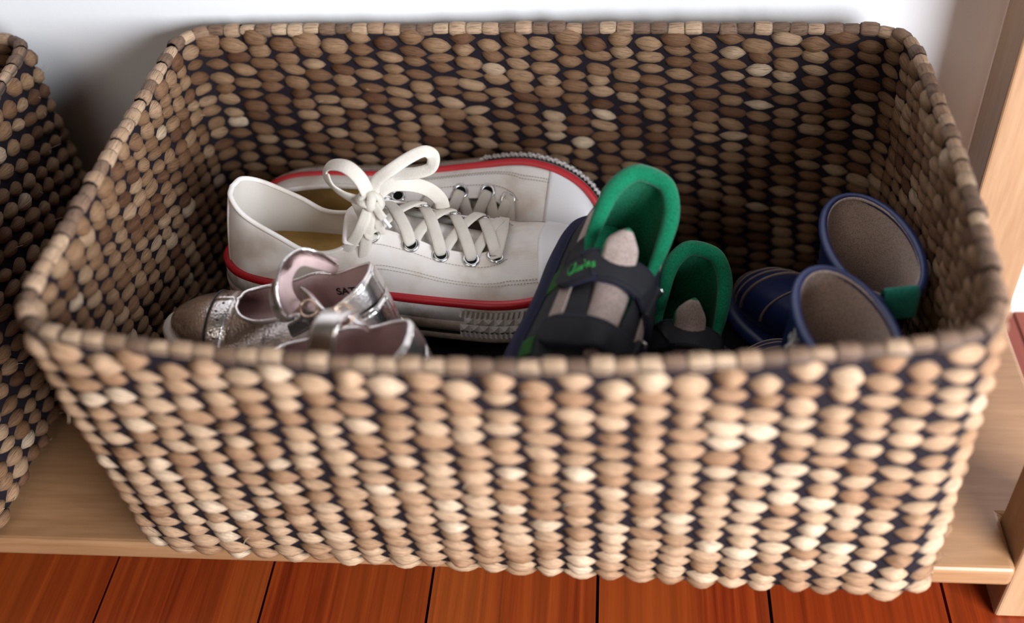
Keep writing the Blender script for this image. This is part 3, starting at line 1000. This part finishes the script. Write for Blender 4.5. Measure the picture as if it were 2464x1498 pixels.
MJ = [(p[0], p[1] * .92, p[2], p[3] * .95, p[4], p[5]) for p in MJ]
MJ_SOLE = [(p[0], p[1] * .92) for p in MJ_SOLE]

def stroke_text(strokes, frame, size, name, mat, parent, r):
    mb = MB()
    for st in strokes:
        p = np.array([frame(a * size, b * size) for a, b in smooth_path(st, 8 * max(1, len(st) - 1))])
        mb.sweep(p, r, r * .45, nsec=6, power=1.0)
    return mb.build(name, mat, parent)

def mary_jane(label, Mx, extras):
    root = empty('strap_shoe'); apply_pose(root, Mx)
    tag(root, label, 'shoe', 'silver strap shoes')
    L = .166; O = sole_curve(MJ_SOLE, skew=.0015)
    band(O, [(-.004, 0), (.0006, .0006), (.0016, .0030), (.0016, .0075), (.0004, .0098), (-.003, .0102)], 'sole', MAT['cream'], root, L, .003)
    U = Upper(MJ, .0095, 96, skew=.0015)
    U.shell('upper', MAT['silver'], root, nt=14)
    U.shell('lining', MAT['pink'], root, -.0014, 0, 9, 0, .995, nt=12)
    U.shell('vamp_lining', MAT['pink'], root, -.0014, 9, None, 0, 1.0, nt=10)
    U.shell('vamp_band', MAT['silver'], root, .0009, 9.15, 10.05, .05, 1.0, nt=14, th=.0009)
    U.shell('collar_band', MAT['silver_s'], root, .0016, 0, 3.0, .62, .99, nt=8, th=.0016)
    U.shell('heel_counter', MAT['silver'], root, .0010, 0, 2.4, .0, .58, nt=8, th=.0009)
    mi = MB(); ins = O[::2] * .93 + np.array([.0055, 0])
    mi.ring_cap(np.c_[ins, np.full(len(ins), .0125)]); mi.build('insole', MAT['pink'], root)
    path = np.vstack([U.edge(-1, 0, 9, 1.0, 0)[::-1], U.edge(1, 0, 9, 1.0, 0)[1:-1]])
    MB().sweep(path, .0013, .0011, nsec=8, closed=True, power=1.0).build('topline_piping', MAT['silver_s'], root)
    for sd in (-1, 1):
        stitches(U.edge(sd, 3, 9, .90, .0005), 'stitching', MAT['dthread'], root, .0016, .0002)
        # punched holes of the band
        for k, (s_, t_) in enumerate(((9.45, .30), (9.62, .42), (9.45, .62), (9.62, .74), (9.45, .9))):
            p, nrm = U.point(sd, s_, t_, .0012)
            a = np.linspace(0, 2*math.pi, 10, endpoint=False)
            MB().ring_cap(orient(np.stack([.0011*np.cos(a), .0007*np.sin(a), np.zeros(10)], -1), p, nrm)).build('punched_hole', MAT['dthread'], root)
    # seam of the band, inside oval stitching and size print
    MB().sweep(np.vstack([U.rows(-1, .0012, U.idx(10.05), U.idx(10.05) + 2, 20)[0], U.rows(1, .0012, U.idx(10.05), U.idx(10.05) + 2, 20)[0][::-1]]), .0004, .0004, nsec=5, power=1.0).build('seam', MAT['dthread'], root)
    extras(root, U, Mx)
    return root

def ribbon(root, pts, nrm, w, name, mat, lin=None, t=.0011, n=60):
    pth = smooth_path(pts, n)
    nn = smooth_path(nrm, n)[:len(pth)]
    o = MB().sweep(pth, w, t, normal=nn, nsec=12, power=.55).build(name, mat, root)
    T = np.gradient(pth, axis=0); T /= np.linalg.norm(T, axis=1)[:, None]
    N = nn - T * (nn * T).sum(1)[:, None]; N /= np.linalg.norm(N, axis=1)[:, None]
    B = np.cross(T, N)
    if lin is not None:
        MB().sweep(pth - N * t * 1.3, np.asarray(w) * .94, t * .5, normal=nn, nsec=10, power=.55).build('strap_lining', lin, o)
    for s_ in (-1, 1):
        stitches(pth + B * (w * .78 * s_) + N * t * 1.05, 'stitching', MAT['thread'], o, .0017, .00026)
    return o, pth, N, B

def mj_extra1(root, U, Mx):
    R3 = Mx.to_3x3().inverted()
    W = lambda l: local_pts(Mx, [at(px, py, z) for px, py, z in l])
    D = lambda v: np.array(R3 @ Vector(v))
    pts = W([(800, 640, .166), (757, 616, .182), (722, 612, .187), (688, 638, .188), (666, 672, .184), (659, 702, .179), (664, 735, .172), (680, 762, .164), (705, 776, .157)])
    nr = [D(v) for v in ((-.1, .8, .5), (-.2, .8, .4), (-.5, .7, .2), (-.8, .3, .1), (-.85, -.3, .3), (-.8, -.5, .4), (-.7, -.6, .5), (-.55, -.7, .5), (-.4, -.7, .5))]
    st, *_ = ribbon(root, pts, nr, .0058, 'strap', MAT['silver'], None)
    p2 = W([(812, 642, .164), (760, 626, .178), (726, 621, .183), (701, 634, .183), (686, 664, .180), (684, 694, .175), (694, 722, .170), (712, 744, .165)])
    n2 = [D(v) for v in ((.2, -.6, .7), (.2, -.6, .7), (.3, -.4, .8), (.6, -.1, .7), (.7, -.2, .6), (.6, -.4, .7), (.5, -.5, .7), (.4, -.5, .7))]
    q = smooth_path(p2, 50); MB().sweep(q, .0056, .0014, normal=smooth_path(n2, 50)[:len(q)], nsec=12, power=.6).build('strap_lining', MAT['pink'], st)
    # ring and the folded strap end under it
    p = W([(742, 742, .171)])[0]
    MB().grid(orient(torus(.0052, .0008), p, D((.2, -.5, .75)), (1, 0, 0)) , closed_u=True, closed_v=True).build('ring', MAT['gold'], root)
    ribbon(root, W([(728, 758, .168), (745, 768, .163), (722, 785, .158), (700, 796, .154)]), [D(v) for v in ((0, -.5, .8), (.3, -.5, .8), (.2, -.6, .7), (.2, -.6, .7))], .0045, 'strap_end', MAT['silver_d'], None, .002, 24)
    # keeper flap beside the ring
    ribbon(root, W([(722, 706, .158), (740, 722, .166), (765, 752, .167), (790, 776, .162), (806, 790, .157)]), [D(v) for v in ((-.3, -.6, .6),) * 5], .0050, 'ring_tab', MAT['silver'], MAT['pink'], .0013, 30)
    # print on the lining
    fc = bpy.data.curves.new('lining_print', 'FONT'); fc.body = 'SATU'; fc.size = .0078; fc.extrude = .00008; fc.offset = .00018
    to = bpy.data.objects.new('tmp_text', fc); COL.objects.link(to)
    dg = bpy.context.evaluated_depsgraph_get(); me = bpy.data.meshes.new_from_object(to.evaluated_get(dg))
    bpy.data.objects.remove(to)
    me.materials.append(MAT['ink'])
    o = bpy.data.objects.new('lining_print', me); link(o, root)
    p, n_ = U.point(-1, 3.25, .42, -.0018); q, _ = U.point(-1, 2.5, .42, -.0018)
    ex = q - p; ex /= np.linalg.norm(ex); ez = -n_ - ex * (-n_ @ ex); ez /= np.linalg.norm(ez); ey = np.cross(ez, ex)
    o.matrix_local = Matrix(((ex[0], ey[0], ez[0], p[0]), (ex[1], ey[1], ez[1], p[1]), (ex[2], ey[2], ez[2], p[2]), (0, 0, 0, 1)))
    oval(root)

def oval(root):
    a = np.linspace(0, 2*math.pi, 48)
    e = np.stack([.062 + .013*np.cos(a), .002 + .0075*np.sin(a), np.full(48, .0128)], -1)
    stitches(e, 'insole_stitching', MAT['dthread'], root, .0020, .00022)

def mj_extra2(root, U, Mx):
    R3 = Mx.to_3x3().inverted()
    W = lambda l: local_pts(Mx, [at(px, py, z) for px, py, z in l])
    D = lambda v: np.array(R3 @ Vector(v))
    pts = W([(830, 746, .192), (812, 750, .196), (792, 766, .198), (780, 793, .195), (774, 823, .189), (772, 858, .180), (776, 893, .170)])
    nr = [D(v) for v in ((0, .5, .8), (-.1, .2, .9), (-.25, -.2, .9), (-.3, -.6, .7), (-.3, -.8, .5), (-.3, -.9, .3), (-.3, -.9, .2))]
    ribbon(root, pts, nr, .0092, 'strap', MAT['silver_s'], MAT['pink'])
    p = W([(826, 756, .194)])[0]
    MB().grid(orient(torus(.0058, .0009), p, D((.15, -.55, .7)), (1, 0, 0)), closed_u=True, closed_v=True).build('ring', MAT['gold'], root)
    ribbon(root, W([(842, 750, .192), (862, 768, .187), (882, 786, .180)]), [D((0, .2, .9))] * 3, .005, 'ring_tab', MAT['silver'], MAT['pink'], .0012, 20)
    oval(root)

MJ1 = pose((-0.134, 0.501, 0.124), (-1.0, 0.055, -0.01), (0.0, 0.10, 1))
mj1 = mary_jane('silver leather strap shoe nearer the sneakers, pink lining, strap curled open', MJ1, mj_extra1)
MJ2 = pose((-0.098, 0.4435, 0.132), (-1.0, 0.03, -0.01), (0.0, 0.0, 1))
mj2 = mary_jane('silver leather strap shoe half hidden behind the front rim', MJ2, mj_extra2)
# ------------------------------------------------------------------ black touch-strap shoes with green lining
VS = [(.004, 0, .009, 0, .080, .25), (.010, .018, .013, .013, .0795, .25), (.028, .0285, .028, .0225, .072, .26), (.050, .0315, .050, .0240, .062, .28), (.068, .0325, .062, .0235, .054, .32),
      (.082, .0335, .073, .0215, .0545, .42), (.092, .0345, .083, .0150, .0600, .50), (.110, .0365, .104, .0125, .0580, .58), (.128, .0385, .125, .0095, .0520, .66), (.140, .0390, .136, .0040, .0495, .72),
      (.146, .0385, .141, 0, .0485, .76), (.158, .0350, .153, 0, .0450, .82), (.170, .0270, .164, 0, .0400, .84), (.178, .0145, .171, 0, .0350, .82), (.181, 0, .1735, 0, .0320, .80)]
VS_SOLE = [(0, 0), (.001, .009), (.007, .0205), (.020, .0305), (.045, .0345), (.075, .0355), (.105, .0385), (.130, .0415), (.150, .0400), (.168, .0310), (.180, .0170), (.185, .0070), (.186, 0)]

CLARKS = [  # one hand-written word, units of x-height
    [(1.25, 2.0), (.95, 2.2), (.5, 1.9), (.15, 1.2), (.1, .5), (.4, .05), (.9, .15), (1.3, .55)],
    [(1.3, .55), (1.65, 1.5), (1.75, 2.3), (1.6, 2.2), (1.5, 1.0), (1.55, .2), (1.85, .15)],
    [(2.55, .95), (2.2, 1.0), (2.0, .5), (2.15, .1), (2.5, .3), (2.6, .9), (2.6, .3), (2.8, .1)],
    [(2.95, .1), (3.05, .9), (3.15, .7), (3.45, .95), (3.6, .8)],
    [(3.85, .05), (3.95, 1.2), (4.0, 2.2)], [(4.45, 1.0), (3.95, .5), (4.25, .35), (4.6, .05)],
    [(5.35, .95), (5.0, 1.0), (4.95, .7), (5.3, .45), (5.25, .1), (4.85, .1)]]

def velcro_shoe(label, Mx, scale=1.0, word=True):
    root = empty('touch_strap_shoe'); apply_pose(root, Mx); root.scale = (scale,) * 3
    tag(root, label, 'shoe', 'black touch-strap shoes')
    L = .186; O = sole_curve(VS_SOLE)
    band(O, [(-.004, 0), (.001, .001), (.003, .004), (.0028, .0100), (.0016, .0130)], 'outsole', MAT['nubuck'], root, L, .006)
    band(O, [(.0010, .0126), (.0030, .0134), (.0022, .0188), (.0004, .0200), (-.004, .0202)], 'midsole', MAT['navy_edge'], root, L, .006)
    U = Upper(VS, .0195, 100)
    U.shell('upper', MAT['nubuck'], root, nt=16)
    U.shell('lining', MAT['green'], root, -.0040, 0, 9.6, 0, .99, nt=14)
    mi = MB(); ins = O[::2] * .88 + np.array([.011, 0]); mi.ring_cap(np.c_[ins, np.full(len(ins), .0235)]); mi.build('insole', MAT['green'], root)
    # padded green collar roll
    e1 = U.edge(-1, 0, 6.2, 1.0, -.0022)[::-1]; e2 = U.edge(1, 0, 6.2, 1.0, -.0022)[1:]
    pth = np.vstack([e1, e2]); n = len(pth)
    for _ in range(4): pth[1:-1] = (pth[:-2] + 2 * pth[1:-1] + pth[2:]) / 4
    f = np.abs(np.linspace(-1, 1, n))
    r = .0056 - .0034 * np.clip((f - .35) / .5, 0, 1)
    MB().sweep(pth, r, r * .82, nsec=14, power=1.0).build('padded_collar', MAT['green'], root)
    # camouflage panels let into the upper
    for sd in (-1, 1):
        for (a, b, t0, t1, mt, nm) in ((.25, 1.5, .80, .985, 'beige_m', 'mesh_panel'), (1.7, 2.3, .70, .97, 'green_p', 'fabric_patch'), (2.4, 3.6, .62, .95, 'beige_m', 'mesh_panel'),
                                       (4.3, 6.0, .10, .46, 'green_p', 'fabric_patch'), (6.1, 7.6, .44, .66, 'beige_m', 'mesh_panel'), (8.2, 9.6, .06, .34, 'green_p', 'fabric_patch'), (10.2, 11.6, .25, .62, 'beige_m', 'mesh_panel')):
            U.shell(nm, MAT[mt], root, .0007, a, b, t0, t1, nt=8, th=.0007, sides=(sd,))
        # overlay at the eyestay
        U.shell('eyestay', MAT['nubuck'], root, .0012, 3.6, 6.2, .45, .99, nt=8, th=.0012, sides=(sd,))
        stitches(U.edge(sd, 3.7, 6.1, .5, .0016), 'stitching', MAT['navy_edge'], root, .0018, .0003)
        MB().sweep(U.edge(sd, 0, 13, .12, .0008), .0007, .0006, nsec=6, power=1.0).build('seam', MAT['navy_edge'], root)
    U.shell('heel_tab', MAT['nubuck'], root, .0016, 0, .3, .35, .98, nt=8, th=.0014)
    # tongue
    c = smooth_path([(.139, 0, .0470), (.120, 0, .0530), (.100, 0, .0590), (.080, -.002, .0665), (.070, -.004, .0745), (.064, -.005, .0800)], 30)
    rows = []
    for i, p in enumerate(c):
        fr = i / (len(c) - 1); w = .0105 - .001 * fr
        if fr > .78: w *= math.sqrt(max(.05, 1 - ((fr - .78) / .23)**2))
        a = np.linspace(-1, 1, 11)
        rows.append(np.stack([p[0] + .002 * a**2, p[1] + w * a, p[2] - .006 * a**2 + 0*a], -1))
    tg = MB().grid(np.array(rows)).build('tongue', MAT['beige_m'], root); solid(tg, .0045, 0)
    edge = np.vstack([np.array(rows)[12:, 0], np.array(rows)[-1, 1:-1], np.array(rows)[12:, -1][::-1]])
    MB().sweep(edge, .0018, .0022, nsec=8, power=1.0).build('tongue_binding', MAT['green'], tg)
    # two straps running over the tongue
    for k, (s_, hw) in enumerate(((6.0, .0120), (8.1, .0105))):
        lf = [U.point(-1, s_, t, .0030) for t in (.42, .52, .64, .76, .88, 1.0)]
        rt = [U.point(1, s_, t, .0030) for t in (1.0, .85, .65, .45, .25)]
        top = (lf[-1][0] + rt[0][0]) / 2 + np.array([0, 0, .0045])
        pts = [p for p, _ in lf] + [top] + [p for p, _ in rt]
        nrm = [n_ for _, n_ in lf] + [np.array([0, 0, 1.0])] + [n_ for _, n_ in rt]
        pth = smooth_path(pts, 72); nn = smooth_path(nrm, 72)[:len(pth)]
        d = np.concatenate([[0], np.cumsum(np.linalg.norm(np.diff(pth, axis=0), axis=1))])
        w = hw * np.sqrt(np.clip(1 - (np.clip(1 - d / (hw * 1.1), 0, 1))**2, .02, 1))
        o = MB().sweep(pth, w, .0016, normal=nn, nsec=14, power=.45).build('strap', MAT['nubuck'], root)
        T = np.gradient(pth, axis=0); T /= np.linalg.norm(T, axis=1)[:, None]
        N = nn - T * (nn * T).sum(1)[:, None]; N /= np.linalg.norm(N, axis=1)[:, None]; B = np.cross(T, N)
        MB().sweep(pth + N * -.0009, w * 1.06, .0012, normal=nn, nsec=10, power=.5).build('strap_edge', MAT['navy_edge'], o)
        for sg in (-1, 1):
            stitches((pth + B * (w * .80 * sg)[:, None] + N * .0017)[4:], 'stitching', MAT['navy_edge'], o, .0018, .0003)
        # loop at the far end
        q = pth[-14] + N[-14] * .001
        lp = np.array([q + B[-14] * x_ for x_ in (-hw * 1.25, 0, hw * 1.25)])
        MB().sweep(smooth_path(lp, 8), .0022, .0022, nsec=8, power=.9).build('strap_loop', MAT['nubuck'], root)
        MB().sweep(smooth_path([lp[0] + N[-14]*.002, lp[0] + N[-14]*.0032 + T[-14]*.003, lp[0] + T[-14]*.006], 8), .0009, .0009, nsec=6, power=1.0).build('wire_buckle', MAT['steel'], root)
        if k == 0 and word:
            sz = .0034
            def fr(a, b):
                s0 = .0105 + a
                i_ = np.interp(s0, d, np.arange(len(d)))
                g = lambda arr: np.array([np.interp(i_, np.arange(len(d)), arr[:, c_]) for c_ in range(3)])
                return g(pth) + g(B) * ((b - sz * 1.1)) * WSIGN + g(N) * .0019
            stroke_text(CLARKS, fr, sz, 'strap_lettering', MAT['green_txt'], o, .00062)
    return root

WSIGN = -1.0
V1 = pose((-0.002, 0.592, 0.141), (-0.20, -0.96, -0.12), (0.36, -0.12, 0.92))
velcro1 = velcro_shoe('black touch-strap shoe with green lining propped heel up, strap lettering readable', V1, 1.0)
V2 = pose((0.038, 0.600, 0.066), (-0.06, -0.97, -0.06), (0.30, -0.05, 0.95))
velcro2 = velcro_shoe('lower black touch-strap shoe with green lining, beside the navy boots', V2, 0.97, False)

# ------------------------------------------------------------------ navy rubber boots
def rain_boot(label, Mx, crest, stripes, bend):
    """local: x to the toe, z up the shaft; origin under the heel"""
    root = empty('rain_boot'); apply_pose(root, Mx)
    tag(root, label, 'boot', 'navy rain boots')
    # rings from toe along the foot, turning up into the shaft: centre x, z, half height/length, half width, tilt (0 = ring faces +x, 90 = ring faces up)
    st = [(.148, .022, .006, .009, 0), (.143, .026, .018, .019, 0), (.130, .029, .026, .027, 2), (.110, .033, .031, .030, 6), (.086, .040, .036, .0295, 20), (.062, .052, .043, .028, 42), (.048, .072, .046, .0265, 66), (.043, .095, .046, .0265, 82), (.041, .120, .049, .0275, 90), (.040, .146, .053, .0290, 92)]
    A = smooth_path(np.array(st, float), 64)
    def ring(a, k=1.0, n=40, dz=0):
        cx_, cz_, h, w, tl = a
        tl = math.radians(tl)
        ph = np.linspace(0, 2*math.pi, n, endpoint=False)
        u = h * k * np.cos(ph); v = w * k * np.sin(ph)
        # u axis: for tilt 0 it is +z, for tilt 90 it is -x (back)
        ux, uz = -math.sin(tl), math.cos(tl)
        p = np.stack([cx_ + u * ux, v, cz_ + u * uz], -1)
        p[:, 1] += bend * max(0, cx_ - .055)
        p[:, 2] = np.maximum(p[:, 2], .004)
        return p
    outer = np.array([ring(a) for a in A])
    mb = MB().grid(outer, closed_v=True); mb.ring_cap(outer[0], flip=True)
    mb.build('boot_body', MAT['navy_rub'], root, merge=.0001)
    inn = np.array([ring(a, .93) for a in A[22:]])
    MB().grid(inn, closed_v=True, flip=True).ring_cap(inn[0]).build('lining', MAT['boot_lin'], root)
    lip = ring(A[-1], .985)
    MB().sweep(lip, .0030, .0030, nsec=10, closed=True, power=.9).build('top_rim', MAT['navy_lip'], root)
    frz = ring(A[-1], .93); frz[:, 2] += .0008
    MB().sweep(frz, .0013, .0012, nsec=6, closed=True, power=1.0).build('lining_edge', MAT['boot_lin'], root)
    so = [(-.008, 0), (-.006, .013), (.008, .024), (.04, .0265), (.075, .028), (.11, .0315), (.135, .0285), (.150, .018), (.156, .007), (.157, 0)]
    O = sole_curve(so); O[:, 1] += bend * np.maximum(0, O[:, 0] - .055)
    band(O, [(-.004, 0), (0, .001), (.001, .004), (.0006, .012), (-.004, .013)], 'sole', MAT['navy_lip'], root, .157, .004)
    # pull tab at the back
    b = np.array([-.011, 0, .146])
    tp = smooth_path([b + (.0055, 0, -.006), b + (.0035, 0, .004), b + (0, 0, .0085), b + (-.004, 0, .004), b + (-.0045, 0, -.012)], 24)
    MB().sweep(tp, .0110, .0009, normal=smooth_path([(1, 0, 0), (.8, 0, .5), (0, 0, 1), (-.9, 0, .4), (-1, 0, 0)], 24), nsec=10, power=.5).build('pull_tab', MAT['tab'], root)
    # moulded pale lines over the toe
    if stripes:
        for i, ww in ((6, .0012), (12, .0012), (15, .0012), (18, .0020), (25, .0016)):
            r_ = ring(A[i], 1.006, 60)
            r_ = np.vstack([r_[44:], r_[:17]])
            MB().sweep(r_, ww, .0005, nsec=6, power=.8).build('toe_line', MAT['pale_line'], root)
    if crest:
        # white crest print on the outer side of the shaft, made of brushed strokes
        rnd = random.Random(5)
        mbc = MB()
        def onshaft(s_, z_):
            i_ = int(np.argmin(np.abs(A[34:, 1] - z_))) + 34
            a = A[i_]
            ang = s_
            p = ring(a, 1.004, 160)
            q = p[int(ang / (2*math.pi) * 160) % 160].copy()
            return q
        base = CREST_A
        for k in range(13):
            s0 = base + (k - 6) * .052; z0 = .127 + .005 * math.sin(k * .9) + rnd.uniform(-.002, .002)
            h = .018 + .006 * math.cos((k - 5) * .5)
            pts = [onshaft(s0 + .03 * math.sin(j * 1.9 + k), z0 - h / 2 + h * j / 5) for j in range(6)]
            mbc.sweep(smooth_path(pts, 20), .0010 + .0004 * rnd.random(), .0003, nsec=6, power=1.0)
        for k in range(5):
            s0 = base - .50 + (k - 2) * .04
            pts = [onshaft(s0, .108 + .011 * (1 - abs(k - 2) / 3) * j / 4) for j in range(5)]
            mbc.sweep(smooth_path(pts, 16), .0010, .0003, nsec=6, power=1.0)
        mbc.build('crest_print', MAT['print'], root)
    return root

CREST_A = 1.48
RB1 = pose((0.174, 0.523, 0.0125), (-0.16, 0.98, 0.0), (0.0, 0.0, 1))
boot1 = rain_boot('navy rain boot farther back, teal pull tab on its rim, beside the right basket wall', RB1, False, True, .42)
RB2 = pose((0.1200, 0.422, 0.031), (-0.15, 0.98, -0.03), (0.165, -0.02, 1))
boot2 = rain_boot('navy rain boot nearest the front rim, with a white crest print', RB2, True, True, -.12)

# ------------------------------------------------------------------ added black cloth bundled under the shoes to hold them up
def cloth_height(x, y):
    # a lumpy bundle: highest under the shoes at the front, low beneath the boots
    st = lambda v, a, b: np.clip((v - a) / (b - a), 0, 1)**2 * (3 - 2 * np.clip((v - a) / (b - a), 0, 1))
    left = 1 - st(x, -.05, .02)
    front = 1 - st(y, .515, .56)
    back = st(y, .60, .65)
    h = .016 + left * (.064 + (.018 + .018 * (1 - st(y, .455, .485))) * front - .056 * back)
    return h + left * (.003 * np.sin(x * 46 + y * 31) + .002 * np.sin(y * 70 - x * 22))
us = np.linspace(-1, 1, 60); vs = np.linspace(-1, 1, 40)
Ug, Vg = np.meshgrid(us, vs, indexing='ij')
# rounded sheet: squircle mapping of the square
Xg = -0.108 + 0.180 * Ug * np.sqrt(1 - 0.22 * Vg**2); Yg = 0.561 + 0.130 * Vg * np.sqrt(1 - 0.22 * Ug**2)
e = np.minimum((1 - np.abs(Ug)) * .18, (1 - np.abs(Vg)) * .13)
fall = np.clip(e / .022, 0, 1); fall = fall * (2 - fall)
Zt = .0105 + (cloth_height(Xg, Yg) - .0105) * fall
mb = MB(); mb.grid(np.stack([Xg + .06, Yg - .56, Zt - .0095], -1)); mb.grid(np.stack([Xg + .06, Yg - .56, np.full_like(Xg, .0)], -1), flip=True)
cl = mb.build('added_black_cloth', MAT['blackcloth'], None, merge=.0001)
cl.location = (-.06, .56, .0095)
tag(cl, 'added black cloth bundled in the bottom of the basket under the shoes', 'cloth')

# ------------------------------------------------------------------ grey ribbed cloth inside the left basket
mb = MB()
cp = smooth_path([(-.09, 0, .0), (-.075, 0, .055), (-.045, 0, .088), (0, 0, .100), (.045, 0, .088), (.075, 0, .052), (.088, 0, .0)], 90)
rows = []
for yy in np.linspace(-.05, .05, 12):
    k = 1 - .35 * (abs(yy) / .05)**3
    rib = 1 + .012 * np.sin(np.arange(len(cp)) * 1.9)
    rows.append(np.stack([cp[:, 0] * k * rib, np.full(len(cp), yy), cp[:, 2] * k * rib], -1))
mb.grid(np.array(rows))
gc = mb.build('ribbed_cloth', m_plain('grey_rib', (0.16, 0.15, 0.155), 0.9, spec=0.1, bump=(300, .3, .0006)), None)
solid(gc, .004, -1)
gc.location = (-.545, .650, .128)
tag(gc, 'grey ribbed cloth folded inside the basket at the left edge', 'cloth')
base_ = MB().box(-.085, .085, -.05, .05, -.116, -.002).build('folded_layers', gc.data.materials[0], gc, smooth=False)
bevel(base_, .012, 3)
